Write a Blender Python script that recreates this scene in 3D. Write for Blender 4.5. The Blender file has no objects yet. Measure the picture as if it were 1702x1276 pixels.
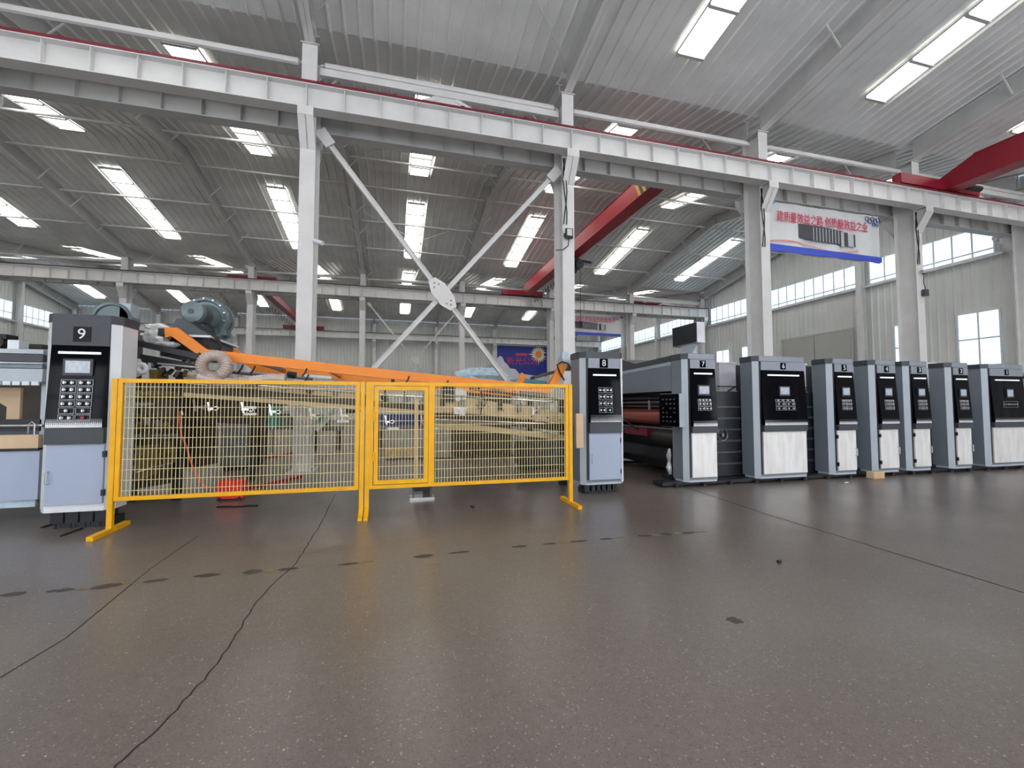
import bpy, math, random
from mathutils import Vector, Matrix
random.seed(7)
S = bpy.context.scene
COL = S.collection
# ------------------------------------------------------------------ camera, world, exposure
F_PX, YAW, PITCH, EYE = 737.0, 15.0, 2.75, 1.40
cd = bpy.data.cameras.new('camera'); cam = bpy.data.objects.new('camera', cd); COL.objects.link(cam)
cd.sensor_fit = 'HORIZONTAL'; cd.sensor_width = 36.0; cd.lens = 36.0 * F_PX / 1702.0
cd.clip_start = 0.05; cd.clip_end = 200
cam.location = (0, 0, EYE); cam.rotation_euler = (math.radians(90 + PITCH), 0, math.radians(-YAW))
S.camera = cam
W = bpy.data.worlds.new('sky'); S.world = W; W.use_nodes = True
W.node_tree.nodes['Background'].inputs[0].default_value = (0.62, 0.76, 1.0, 1)
W.node_tree.nodes['Background'].inputs[1].default_value = 1.5
S.view_settings.view_transform = 'Standard'; S.view_settings.look = 'None'
S.view_settings.gamma = 1.0; S.view_settings.use_curve_mapping = False
S.view_settings.exposure = 0.68
S.cycles.use_denoising = True
S.cycles.max_bounces = 5; S.cycles.diffuse_bounces = 3; S.cycles.glossy_bounces = 2
S.cycles.transparent_max_bounces = 4; S.cycles.adaptive_threshold = 0.08
S.cycles.sample_clamp_indirect = 6.0
SKYLIGHT_L = 4.0      # daylight through the roof panels
WINDOW_L = 1.0       # daylight through the end-wall windows (kept low so panes show)
WINDOW_BACK_L = 4.0   # added light: unseen windows behind the camera, brightened for the front faces

# ------------------------------------------------------------------ helpers
_y, _t = math.radians(YAW), math.radians(PITCH)
_fw = Vector((math.sin(_y) * math.cos(_t), math.cos(_y) * math.cos(_t), math.sin(_t)))
_rt = Vector((math.cos(_y), -math.sin(_y), 0)); _up = _rt.cross(_fw)
def at(u, v, Y):
    """world point at depth Y that stands where the photograph shows pixel (u, v)"""
    d = _fw + _rt * ((u - 851) / F_PX) - _up * ((v - 638) / F_PX)
    return Vector((0, 0, EYE)) + d * (Y / d.y)
def ground(u, v):
    d = _fw + _rt * ((u - 851) / F_PX) - _up * ((v - 638) / F_PX)
    return Vector((0, 0, EYE)) + d * (-EYE / d.z)
def lin(c):
    return tuple(((x / 255) / 12.92 if x / 255 <= .04045 else ((x / 255 + .055) / 1.055) ** 2.4) for x in c)

class MB:
    def __init__(s): s.v = []; s.f = []
    def add(s, vs, fs):
        b = len(s.v); s.v += [tuple(p) for p in vs]; s.f += [tuple(b + i for i in f) for f in fs]; return s
    def box(s, x0, x1, y0, y1, z0, z1):
        if x0 > x1: x0, x1 = x1, x0
        if y0 > y1: y0, y1 = y1, y0
        if z0 > z1: z0, z1 = z1, z0
        return s.add([(x0,y0,z0),(x1,y0,z0),(x1,y1,z0),(x0,y1,z0),(x0,y0,z1),(x1,y0,z1),(x1,y1,z1),(x0,y1,z1)],
                     [(0,3,2,1),(4,5,6,7),(0,1,5,4),(1,2,6,5),(2,3,7,6),(3,0,4,7)])
    def prism(s, poly, axis, a, b):
        """extrude a 2-D polygon along an axis: x -> (y,z), y -> (x,z), z -> (x,y)"""
        n = len(poly)
        def mk(p, t):
            return (t, p[0], p[1]) if axis == 'x' else ((p[0], t, p[1]) if axis == 'y' else (p[0], p[1], t))
        vs = [mk(p, a) for p in poly] + [mk(p, b) for p in poly]
        fs = [tuple(range(n)), tuple(range(2 * n - 1, n - 1, -1))]
        fs += [(i, n + i, n + (i + 1) % n, (i + 1) % n) for i in range(n)]
        return s.add(vs, fs)
    def bar(s, p, q, w, h, up=(0, 0, 1)):
        """rectangular bar from p to q, w across, h along up"""
        p, q = Vector(p), Vector(q); d = (q - p).normalized(); u = Vector(up)
        r = d.cross(u)
        if r.length < 1e-4: r = d.cross(Vector((0, 1, 0)))
        r.normalize(); u = r.cross(d).normalized()
        vs = []
        for c in (p, q):
            for i, j in ((-1,-1),(1,-1),(1,1),(-1,1)):
                vs.append(c + r * (i * w / 2) + u * (j * h / 2))
        return s.add(vs, [(0,1,2,3),(7,6,5,4),(0,4,5,1),(1,5,6,2),(2,6,7,3),(3,7,4,0)])
    def tube(s, pts, r, n=8, closed=False, cap=True):
        pts = [Vector(p) for p in pts]; m = len(pts); rings = []
        nrm = None
        for i, p in enumerate(pts):
            if closed: d = pts[(i + 1) % m] - pts[i - 1]
            else: d = pts[min(i + 1, m - 1)] - pts[max(i - 1, 0)]
            d.normalize()
            if nrm is None:
                nrm = d.orthogonal().normalized()
            nrm = (nrm - d * nrm.dot(d))
            nrm = nrm.normalized() if nrm.length > 1e-6 else d.orthogonal().normalized()
            b = d.cross(nrm)
            rr = r[i] if isinstance(r, (list, tuple)) else r
            rings.append([p + (nrm * math.cos(2*math.pi*k/n) + b * math.sin(2*math.pi*k/n)) * rr for k in range(n)])
        vs = [v for rg in rings for v in rg]; fs = []
        for i in range(m if closed else m - 1):
            j = (i + 1) % m
            for k in range(n):
                fs.append((i*n+k, i*n+(k+1)%n, j*n+(k+1)%n, j*n+k))
        if cap and not closed:
            fs.append(tuple(range(n-1, -1, -1))); fs.append(tuple((m-1)*n + k for k in range(n)))
        return s.add(vs, fs)
    def cyl(s, p, q, r, n=12): return s.tube([p, q], r, n)
    def ibeam(s, p, q, h, w, tf=.018, tw=.012, up=(0, 0, 1)):
        p, q = Vector(p), Vector(q); u = Vector(up)
        d = (q - p).normalized(); r = d.cross(u).normalized(); u = r.cross(d).normalized()
        s.bar(p, q, tw, h - 2*tf, u)
        s.bar(p + u*(h/2 - tf/2), q + u*(h/2 - tf/2), w, tf, u)
        s.bar(p - u*(h/2 - tf/2), q - u*(h/2 - tf/2), w, tf, u)
        return s
    def mesh(s, name, origin=(0, 0, 0), smooth=False):
        o = Vector(origin); me = bpy.data.meshes.new(name)
        me.from_pydata([Vector(v) - o for v in s.v], [], s.f); me.update()
        if smooth:
            me.polygons.foreach_set('use_smooth', [True] * len(me.polygons))
            try: me.set_sharp_from_angle(angle=math.radians(40))
            except Exception: pass
        return me

ORG = {}
def tag(o, label=None, cat=None, group=None, kind=None):
    if label: o['label'] = label
    if cat: o['category'] = cat
    if group: o['group'] = group
    if kind: o['kind'] = kind
    return o
def thing(name, label, cat, loc, group=None):
    o = bpy.data.objects.new(name, None); COL.objects.link(o); o.location = loc
    o.empty_display_size = .2; ORG[o.name] = Vector(loc)
    return tag(o, label, cat, group)
def obj(name, mb, mat, parent=None, loc=None, smooth=False, label=None, cat=None, group=None, kind=None):
    if parent is not None: org = ORG[parent.name]
    else: org = Vector(loc) if loc is not None else Vector((0, 0, 0))
    o = bpy.data.objects.new(name, mb.mesh(name, org, smooth)); COL.objects.link(o)
    o.data.materials.append(mat)
    if parent is not None: o.parent = parent
    else: o.location = org
    ORG[o.name] = org
    return tag(o, label, cat, group, kind)
def piece(name, mesh, offset, parent, rot=None):
    """a child that shares mesh data; offset is a world position (mesh is centred on its own origin)"""
    o = bpy.data.objects.new(name, mesh); COL.objects.link(o); o.parent = parent
    o.location = Vector(offset) - ORG[parent.name]
    if rot: o.rotation_euler = rot
    ORG[o.name] = Vector(offset)
    return o
def shared(name, mb, mat, smooth=False):
    me = mb.mesh(name, (0, 0, 0), smooth); me.materials.append(mat); return me
_font_cache = {}
def text_mesh(txt, size, depth=.004):
    """lettering as a mesh in the x/z plane (facing -y), centred"""
    key = (txt, size)
    if key not in _font_cache:
        c = bpy.data.curves.new('lettering', 'FONT'); c.body = txt; c.size = size; c.extrude = depth
        c.align_x = 'CENTER'; c.align_y = 'CENTER'; c.resolution_u = 3
        t = bpy.data.objects.new('lettering', c); COL.objects.link(t)
        bpy.context.view_layer.update()
        me = bpy.data.meshes.new_from_object(t.evaluated_get(bpy.context.evaluated_depsgraph_get()))
        bpy.data.objects.remove(t)
        me.transform(Matrix.Rotation(math.radians(90), 4, 'X'))
        _font_cache[key] = me
    return _font_cache[key].copy()
def lettering(name, txt, size, pos, mat, parent, rot=None, scale=(1, 1, 1), depth=.004):
    me = text_mesh(txt, size, depth); me.materials.clear(); me.materials.append(mat)
    o = piece(name, me, pos, parent, rot); o.scale = scale
    return o

# ------------------------------------------------------------------ materials
def mat(name, rgb, rough=.5, metal=0., var=.08, scale=6., bump=0., spec=.5, coat=0., emit=None, stretch=None, streak=None):
    m = bpy.data.materials.new(name); m.use_nodes = True; nt = m.node_tree; N = nt.nodes; L = nt.links
    b = N['Principled BSDF']
    c = lin(rgb)
    tc = N.new('ShaderNodeTexCoord'); mp = N.new('ShaderNodeMapping')
    L.new(tc.outputs['Object'], mp.inputs[0])
    if stretch: mp.inputs['Scale'].default_value = stretch
    nz = N.new('ShaderNodeTexNoise'); nz.inputs['Scale'].default_value = scale; nz.inputs['Detail'].default_value = 5
    L.new(mp.outputs[0], nz.inputs['Vector'])
    rp = N.new('ShaderNodeValToRGB'); rp.color_ramp.elements[0].position = .3; rp.color_ramp.elements[1].position = .7
    rp.color_ramp.elements[0].color = (*[x * (1 - var) for x in c], 1)
    rp.color_ramp.elements[1].color = (*[min(1, x * (1 + var)) for x in c], 1)
    L.new(nz.outputs['Fac'], rp.inputs[0]); L.new(rp.outputs[0], b.inputs['Base Color'])
    rr = N.new('ShaderNodeMapRange'); rr.inputs['To Min'].default_value = max(.02, rough * .85); rr.inputs['To Max'].default_value = min(1, rough * 1.15)
    L.new(nz.outputs['Fac'], rr.inputs['Value']); L.new(rr.outputs[0], b.inputs['Roughness'])
    b.inputs['Metallic'].default_value = metal
    b.inputs['Specular IOR Level'].default_value = spec
    b.inputs['Coat Weight'].default_value = coat
    if emit:
        L.new(rp.outputs[0], b.inputs['Emission Color']); b.inputs['Emission Strength'].default_value = emit
    if bump:
        bp = N.new('ShaderNodeBump'); bp.inputs['Strength'].default_value = bump; bp.inputs['Distance'].default_value = .01
        L.new(nz.outputs['Fac'], bp.inputs['Height']); L.new(bp.outputs[0], b.inputs['Normal'])
    return m

M = {}
M['roof'] = mat('painted_roof_sheet', (236, 238, 238), .34, 0, .10, .7, spec=.6)
M['wall'] = mat('painted_wall_sheet', (222, 224, 222), .45, 0, .06, .8)
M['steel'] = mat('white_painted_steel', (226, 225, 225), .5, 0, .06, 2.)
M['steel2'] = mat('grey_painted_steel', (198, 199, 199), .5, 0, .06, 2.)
M['rail_red'] = mat('dark_red_rail_paint', (122, 30, 48), .5, 0, .15, 4.)
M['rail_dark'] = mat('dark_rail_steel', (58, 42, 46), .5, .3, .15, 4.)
M['crane_red'] = mat('crane_red_paint', (176, 40, 54), .42, 0, .08, 2.)
M['crane_red2'] = mat('crane_crimson_paint', (150, 26, 48), .42, 0, .08, 2.)
M['yellow'] = mat('fence_yellow_paint', (248, 182, 8), .4, 0, .07, 6.)
M['wire'] = mat('fence_wire_paint', (236, 218, 160), .45, 0, .06, 9.)
M['hazard_y'] = mat('hazard_yellow_paint', (214, 160, 50), .5)
M['black'] = mat('black_paint', (26, 26, 28), .5, 0, .2)
M['orange'] = mat('orange_paint', (246, 140, 30), .38, 0, .06, 3.)
M['cab_grey'] = mat('cabinet_grey_paint', (128, 136, 146), .38, 0, .04, 3.)
M['cab_edge'] = mat('cabinet_edge_light_grey', (186, 196, 206), .38, 0, .04, 3.)
M['cab_white'] = mat('cabinet_white_paint', (232, 235, 240), .35, 0, .04, 3.)
M['cab_dark'] = mat('cabinet_charcoal_paint', (66, 71, 77), .4, 0, .06, 3.)
M['cab_purple'] = mat('cabinet_slate_paint', (64, 64, 74), .4, 0, .06, 3.)
M['cab_blue'] = mat('cabinet_pale_blue_paint', (174, 186, 210), .35, 0, .03, 2.)
M['header'] = mat('cabinet_header_grey', (146, 152, 164), .35, 0, .04, 3.)
M['stainless'] = mat('brushed_stainless', (250, 246, 243), .36, .2, .14, 6., stretch=(1.4, 1, .3))
M['chrome'] = mat('bright_metal', (210, 210, 212), .22, .9, .05)
M['dull_metal'] = mat('dull_metal', (120, 120, 122), .4, .7, .15)
M['gloss_black'] = mat('gloss_black_panel', (9, 10, 16), .06, 0, .15, 3., spec=.07)
M['machine_black'] = mat('machine_black_paint', (34, 35, 42), .42, 0, .2, 4.)
M['machine_dark'] = mat('machine_dark_brown', (66, 58, 52), .5, 0, .2, 4.)
M['tan'] = mat('raw_tan_steel', (186, 164, 128), .45, .15, .10, 4.)
M['rubber'] = mat('black_rubber', (22, 22, 24), .6, 0, .1)
M['letter_white'] = mat('white_lettering', (238, 240, 245), .5)
M['ledbar'] = mat('white_light_bar', (236, 240, 244), .3, emit=.35)
M['screen'] = mat('touch_screen_glass', (170, 178, 190), .2, 0, .12, 30., emit=.12)
M['bezel'] = mat('dark_grey_bezel', (48, 50, 58), .35)
M['knob'] = mat('metal_knob', (205, 206, 210), .25, .6)
M['outline'] = mat('button_box_outline', (150, 152, 160), .35, .2)
M['red_btn'] = mat('dark_red_button', (150, 48, 62), .3)
M['hinge'] = mat('dark_hinge', (52, 54, 60), .4, .4)
M['copper'] = mat('copper_roller', (176, 96, 82), .25, .35, .12, 3., stretch=(1, .3, 1))
M['wood'] = mat('pale_wood', (214, 184, 142), .6, 0, .1, 5., stretch=(1, 1, .2))
M['card'] = mat('beige_card', (222, 192, 158), .65, 0, .05)
M['teal'] = mat('teal_paint', (60, 150, 142), .45, 0, .08)
M['blower'] = mat('blower_grey_green', (108, 124, 128), .32, .2, .1, 5.)
M['motor'] = mat('motor_dark_grey', (72, 80, 86), .38, .3, .12)
M['foil'] = mat('crumpled_clear_film', (205, 205, 205), .22, .35, .2, 12., bump=.8)
M['hose'] = mat('clear_spiral_hose', (186, 170, 162), .28, .1, .12, 8.)
M['red_box'] = mat('bright_red_plastic', (244, 44, 30), .4)
M['cable_orange'] = mat('orange_cable', (222, 84, 40), .5)
M['cable_black'] = mat('black_cable', (20, 20, 22), .5)
M['blue'] = mat('blue_machine_paint', (44, 70, 140), .45)
M['lilac'] = mat('pale_lilac_panel', (214, 212, 224), .4)
M['monitor'] = mat('monitor_glass', (18, 20, 28), .18, 0, .1)
M['joint'] = mat('joint_dark_line', (42, 38, 36), .7, 0, .2, 20.)
M['dash_dark'] = mat('worn_dark_dash', (70, 65, 60), .55, 0, .25, 30.)
M['dash_yellow'] = mat('worn_yellow_dash', (132, 120, 76), .55, 0, .2, 30.)
M['banner'] = mat('banner_cloth', (222, 224, 226), .6, 0, .05, 2.)
M['banner_red'] = mat('banner_red_ink', (214, 40, 86), .6, 0, .03)
M['banner_blue'] = mat('banner_blue_ink', (70, 92, 206), .6, 0, .1, .5)
M['banner_pink'] = mat('banner_pink_ink', (232, 150, 150), .6)
M['banner_cyan'] = mat('banner_cyan_ink', (110, 180, 216), .6)
M['print_dark'] = mat('printed_dark_grey', (74, 76, 82), .6)
M['print_light'] = mat('printed_light_grey', (190, 192, 200), .6)
M['poster_blue'] = mat('poster_blue_print', (48, 60, 160), .5, 0, .15, .6)
M['poster_cyan'] = mat('poster_cyan_print', (130, 196, 226), .5, 0, .15, 2.)
M['poster_white'] = mat('poster_white_print', (236, 236, 244), .5, 0, .08, 3.)
M['poster_sun'] = mat('poster_sun_print', (240, 150, 84), .5)
M['poster_glow'] = mat('poster_pale_yellow_print', (250, 236, 190), .5)
M['poster_red'] = mat('poster_red_print', (228, 70, 96), .5)
M['frame'] = mat('window_frame_white', (226, 229, 230), .45)
M['door'] = mat('sliding_door_sheet', (186, 186, 182), .5, 0, .05, 1.)
M['pane_w'] = mat('daylit_window_glass', (205, 232, 250), .3, emit=WINDOW_L, scale=1.2, var=.05)
M['pane_fill'] = mat('added_bright_window_glass', (236, 240, 246), .3, emit=WINDOW_BACK_L, scale=1.2, var=.04)  # glow of the unseen back windows, raised to brighten what faces them
M['lamp_glass'] = mat('floodlight_lens', (216, 216, 206), .25)
M['film_blue'] = mat('pale_blue_plastic_sheet', (190, 214, 226), .3, 0, .2, 6., bump=.6)
M['olive'] = mat('olive_brown_part', (120, 104, 56), .5, .2, .2)
M['paper'] = mat('white_notice_paper', (232, 230, 224), .7)

def skylight_mat():
    m = mat('translucent_roof_panel', (255, 253, 222), .4, var=.03, scale=2.5)
    nt = m.node_tree; N = nt.nodes; L = nt.links; b = N['Principled BSDF']
    tc = N.new('ShaderNodeTexCoord'); sx = N.new('ShaderNodeSeparateXYZ'); L.new(tc.outputs['Object'], sx.inputs[0])
    wv = N.new('ShaderNodeMath'); wv.operation = 'MULTIPLY'; wv.inputs[1].default_value = 42.0; L.new(sx.outputs['X'], wv.inputs[0])
    sn = N.new('ShaderNodeMath'); sn.operation = 'SINE'; L.new(wv.outputs[0], sn.inputs[0])
    rg = N.new('ShaderNodeMapRange'); rg.inputs['From Min'].default_value = .75; rg.inputs['From Max'].default_value = 1
    rg.inputs['To Min'].default_value = SKYLIGHT_L; rg.inputs['To Max'].default_value = SKYLIGHT_L * .86
    L.new(sn.outputs[0], rg.inputs['Value']); L.new(rg.outputs[0], b.inputs['Emission Strength'])
    b.inputs['Emission Color'].default_value = (1.0, .99, .94, 1)
    return m
M['skylight'] = skylight_mat()

def floor_mat():
    m = bpy.data.materials.new('polished_terrazzo_concrete'); m.use_nodes = True
    nt = m.node_tree; N = nt.nodes; L = nt.links; b = N['Principled BSDF']
    tc = N.new('ShaderNodeTexCoord')
    def noise(scale, detail=6, rough=.55):
        n = N.new('ShaderNodeTexNoise'); n.inputs['Scale'].default_value = scale; n.inputs['Detail'].default_value = detail
        n.inputs['Roughness'].default_value = rough; L.new(tc.outputs['Object'], n.inputs['Vector']); return n
    def ramp(src, stops):
        r = N.new('ShaderNodeValToRGB'); e = r.color_ramp.elements
        e[0].position, e[0].color = stops[0][0], (*stops[0][1], 1); e[1].position, e[1].color = stops[-1][0], (*stops[-1][1], 1)
        for p, c in stops[1:-1]:
            k = e.new(p); k.color = (*c, 1)
        L.new(src, r.inputs[0]); return r
    def mix(fac, a, bb, mode='MIX'):
        x = N.new('ShaderNodeMix'); x.data_type = 'RGBA'; x.blend_type = mode
        if isinstance(fac, float): x.inputs[0].default_value = fac
        else: L.new(fac, x.inputs[0])
        L.new(a, x.inputs[6]) if not isinstance(a, tuple) else setattr(x.inputs[6], 'default_value', (*a, 1))
        L.new(bb, x.inputs[7]) if not isinstance(bb, tuple) else setattr(x.inputs[7], 'default_value', (*bb, 1))
        return x
    big = noise(.35, 4)
    base = ramp(big.outputs['Fac'], [(.3, lin((101, 91, 86))), (.55, lin((113, 104, 98))), (.75, lin((124, 116, 111)))])
    med = noise(16, 8, .75)
    mm = ramp(med.outputs['Fac'], [(.25, (.82, .81, .80)), (.75, (1.18, 1.18, 1.18))])
    c1 = mix(1.0, base.outputs[0], mm.outputs[0], 'MULTIPLY')
    def chips(scale, thr, soft):
        v = N.new('ShaderNodeTexVoronoi'); v.inputs['Scale'].default_value = scale; L.new(tc.outputs['Object'], v.inputs['Vector'])
        sep = N.new('ShaderNodeSeparateColor'); L.new(v.outputs['Color'], sep.inputs[0])
        gt = N.new('ShaderNodeMath'); gt.operation = 'GREATER_THAN'; gt.inputs[1].default_value = thr; L.new(sep.outputs[0], gt.inputs[0])
        lt = N.new('ShaderNodeMath'); lt.operation = 'LESS_THAN'; lt.inputs[1].default_value = soft; L.new(v.outputs['Distance'], lt.inputs[0])
        mu = N.new('ShaderNodeMath'); mu.operation = 'MULTIPLY'; L.new(gt.outputs[0], mu.inputs[0]); L.new(lt.outputs[0], mu.inputs[1])
        return mu.outputs[0]
    c2 = mix(chips(60, .88, .32), c1.outputs[2], lin((150, 142, 136)))
    c3 = mix(chips(95, .80, .36), c2.outputs[2], lin((82, 75, 72)))
    c4 = mix(chips(34, .97, .16), c3.outputs[2], lin((205, 198, 192)))
    c5 = mix(chips(130, .74, .38), c4.outputs[2], lin((132, 124, 119)))
    L.new(c5.outputs[2], b.inputs['Base Color'])
    rr = ramp(noise(1.3, 6, .65).outputs['Fac'], [(.3, (.28, .28, .28)), (.7, (.34, .34, .34))])
    L.new(rr.outputs[0], b.inputs['Roughness'])
    b.inputs['Specular IOR Level'].default_value = .85
    bp = N.new('ShaderNodeBump'); bp.inputs['Strength'].default_value = .10; bp.inputs['Distance'].default_value = .004
    L.new(noise(45, 4).outputs['Fac'], bp.inputs['Height']); L.new(bp.outputs[0], b.inputs['Normal'])
    return m
M['floor'] = floor_mat()

def dots_mat():
    """dot screen printed on the lower edge of the console panels: dots grow towards the bottom"""
    m = mat('console_dot_screen', (12, 13, 20), .15); nt = m.node_tree; N = nt.nodes; L = nt.links; b = N['Principled BSDF']
    tc = N.new('ShaderNodeTexCoord'); sx = N.new('ShaderNodeSeparateXYZ'); L.new(tc.outputs['Generated'], sx.inputs[0])
    vo = N.new('ShaderNodeTexVoronoi'); vo.inputs['Randomness'].default_value = 0; vo.inputs['Scale'].default_value = 55
    L.new(tc.outputs['Object'], vo.inputs['Vector'])
    mr = N.new('ShaderNodeMapRange'); mr.inputs['From Min'].default_value = 1; mr.inputs['From Max'].default_value = 0
    mr.inputs['To Min'].default_value = .1; mr.inputs['To Max'].default_value = .72; L.new(sx.outputs['Z'], mr.inputs['Value'])
    lt = N.new('ShaderNodeMath'); lt.operation = 'LESS_THAN'; L.new(vo.outputs['Distance'], lt.inputs[0]); L.new(mr.outputs[0], lt.inputs[1])
    mx = N.new('ShaderNodeMix'); mx.data_type = 'RGBA'; L.new(lt.outputs[0], mx.inputs[0])
    mx.inputs[6].default_value = (*lin((14, 15, 22)), 1); mx.inputs[7].default_value = (*lin((214, 214, 222)), 1)
    L.new(mx.outputs[2], b.inputs['Base Color'])
    return m
M['dots'] = dots_mat()

# ------------------------------------------------------------------ the hall
XL, XR = -26.2, 22.45
VAL = [-7.2, 10.4, 27.95, 45.55]
EAVE, RIDGE = 9.85, 11.3
def roofz(Y):
    for a, b in zip(VAL[:-1], VAL[1:]):
        if a - 1e-6 <= Y <= b + 1e-6:
            m = (a + b) / 2; return EAVE + (RIDGE - EAVE) * (1 - abs(Y - m) / (m - a))
    return EAVE
GRID = [-1.84 + 6 * k for k in range(-4, 5)]      # -25.84 ... 22.16

floor = obj('floor', MB().box(XL - .3, XR + .3, VAL[0] - .3, VAL[3] + .3, -.25, 0), M['floor'], loc=(0, 0, 0))
tag(floor, 'polished speckled grey-brown concrete floor with cracks', None, None, 'structure')

def strip(pts, w, z=.0015):
    m = MB(); pts = [Vector((p[0], p[1], 0)) for p in pts]
    vs = []
    for i, p in enumerate(pts):
        d = (pts[min(i+1, len(pts)-1)] - pts[max(i-1, 0)]).normalized(); n = Vector((-d.y, d.x, 0)) * (w / 2)
        vs += [p - n + Vector((0, 0, z)), p + n + Vector((0, 0, z))]
    m.add(vs, [(2*i, 2*i+2, 2*i+3, 2*i+1) for i in range(len(pts)-1)])
    return m
def wobble(pts, amp, n=9):
    out = []
    for a, b in zip(pts[:-1], pts[1:]):
        for i in range(n):
            t = i / n; p = Vector(a).lerp(Vector(b), t); out.append(p + Vector((random.uniform(-amp, amp), random.uniform(-amp, amp), 0)))
    out.append(Vector(pts[-1])); return out
crk = [ground(*p) for p in [(557,822),(540,858),(522,888),(512,905),(492,935),(425,1000),(402,1040),(384,1072),(345,1122),(300,1172),(240,1232),(190,1276)]]
obj('crack', strip(wobble(crk, .008, 6), .009), M['joint'], floor, label='wandering dark crack across the concrete')
obj('joint', strip([ground(330, 890), ground(250, 945), ground(110, 1060), ground(0, 1126)], .008), M['joint'], floor, label='saw-cut joint at the left')
obj('joint', strip([ground(1135, 808), ground(1260, 850), ground(1480, 917), ground(1702, 985)], .016), M['joint'], floor, label='straight dark joint at the right')
dl = [ground(*p) for p in [(0, 989), (150, 977), (320, 958), (560, 939), (850, 909), (1060, 891), (1290, 874)]]
for a, b in zip(dl[:-1], dl[1:]):
    ln = (b - a).length; k = 0.0
    while k < ln - .2:
        for L_, m_, prob, w_ in ((random.uniform(.15, .22), M['dash_dark'], .8, (.05, .10)), (random.uniform(.10, .16), M['dash_yellow'], .4, (.04, .08))):
            p, q = a.lerp(b, k / ln), a.lerp(b, (k + L_) / ln)
            if random.random() < prob:
                m = MB(); up_, lo_ = [], []; n = 7; w0 = random.uniform(*w_)
                for i in range(n + 1):
                    t = i / n; c = p.lerp(q, t); hw = w0 * .5 * (math.sin(math.pi * t) ** .5 + .1) * random.uniform(.7, 1.1)
                    up_.append((c.x, c.y + hw, .0015)); lo_.append((c.x, c.y - hw, .0015))
                m.add(lo_ + up_[::-1], [tuple(range(2 * n + 2))])
                obj('line_dash', m, m_, floor)
            k += L_
st = MB(); c0 = ground(1221, 1031)
st.add([c0 + Vector((math.cos(i*.35)*.06*random.uniform(.5, 1.2), math.sin(i*.35)*.05*random.uniform(.5, 1.2), .0015)) for i in range(18)], [tuple(range(18))])
obj('stain', st, M['dash_dark'], floor, label='small dark stain')

# --- corrugated sheets
def rib_profile(a, b, pitch, depth, flat=.62, crest=.16):
    """(s, d) breakpoints of a trapezoidal sheet from a to b"""
    out = []; s = a
    while s < b - 1e-6:
        for t, d in ((0, 0), (flat, 0), (flat + (1-flat-crest)/2, depth), (flat + (1-flat-crest)/2 + crest, depth)):
            x = s + t * pitch
            if x <= b: out.append((x, d))
        s += pitch
    out.append((b, 0)); return out
cm = MB()
prof = rib_profile(XL, XR, .33, .045, .74, .09)
for a, b in zip(VAL[:-1], VAL[1:]):
    m_ = (a + b) / 2
    for y0, z0, y1, z1 in ((a, EAVE, m_, RIDGE), (m_, RIDGE, b, EAVE)):
        vs = []
        for x, d in prof:
            vs += [(x, y0, z0 - d + .045), (x, y1, z1 - d + .045)]
        cm.add(vs, [(2*i, 2*i+1, 2*i+3, 2*i+2) for i in range(len(prof)-1)])
ceiling = obj('ceiling', cm, M['roof'], loc=(0, 0, 0))
tag(ceiling, 'ribbed grey metal roof with rows of pale skylight strips', None, None, 'structure')

def make_skylight(xc, y0, y1, npane):
    """one strip of panes set into the roof slope"""
    w = .75; fr = MB(); z0, z1 = roofz(y0) - .03, roofz(y1) - .03
    for sx in (-1, 1):
        fr.bar((xc + sx*(w/2 + .015), y0, z0), (xc + sx*(w/2 + .015), y1, z1), .03, .035)
    for i in range(npane + 1):
        t = i / npane; y = y0 + (y1-y0)*t; z = z0 + (z1-z0)*t
        fr.bar((xc - w/2, y, z - .02), (xc + w/2, y, z - .02), .085, .07)
    s = obj('skylight', fr, M['steel2'], ceiling)
    for i in range(npane):
        ta, tb = i / npane, (i + 1) / npane
        ya, yb = y0 + (y1-y0)*ta, y0 + (y1-y0)*tb; za, zb = z0 + (z1-z0)*ta, z0 + (z1-z0)*tb
        obj('pane', MB().bar((xc, ya + .01, za + .004), (xc, yb - .01, zb + .004), w, .012), M['skylight'], s)
for k in range(-4, 4):
    xc = .95 + 6.05 * k
    if k >= -2:
        if k != 0: make_skylight(xc, 3.3, 9.07, 5)
        make_skylight(xc, -5.8, .2, 3)  # strips out of view, added for the light they give
    make_skylight(xc, 12.0, 18.9, 7); make_skylight(xc, 21.05, 26.45, 6)
    make_skylight(xc, 29.6, 36.4, 7); make_skylight(xc, 38.6, 43.4, 5)

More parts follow.
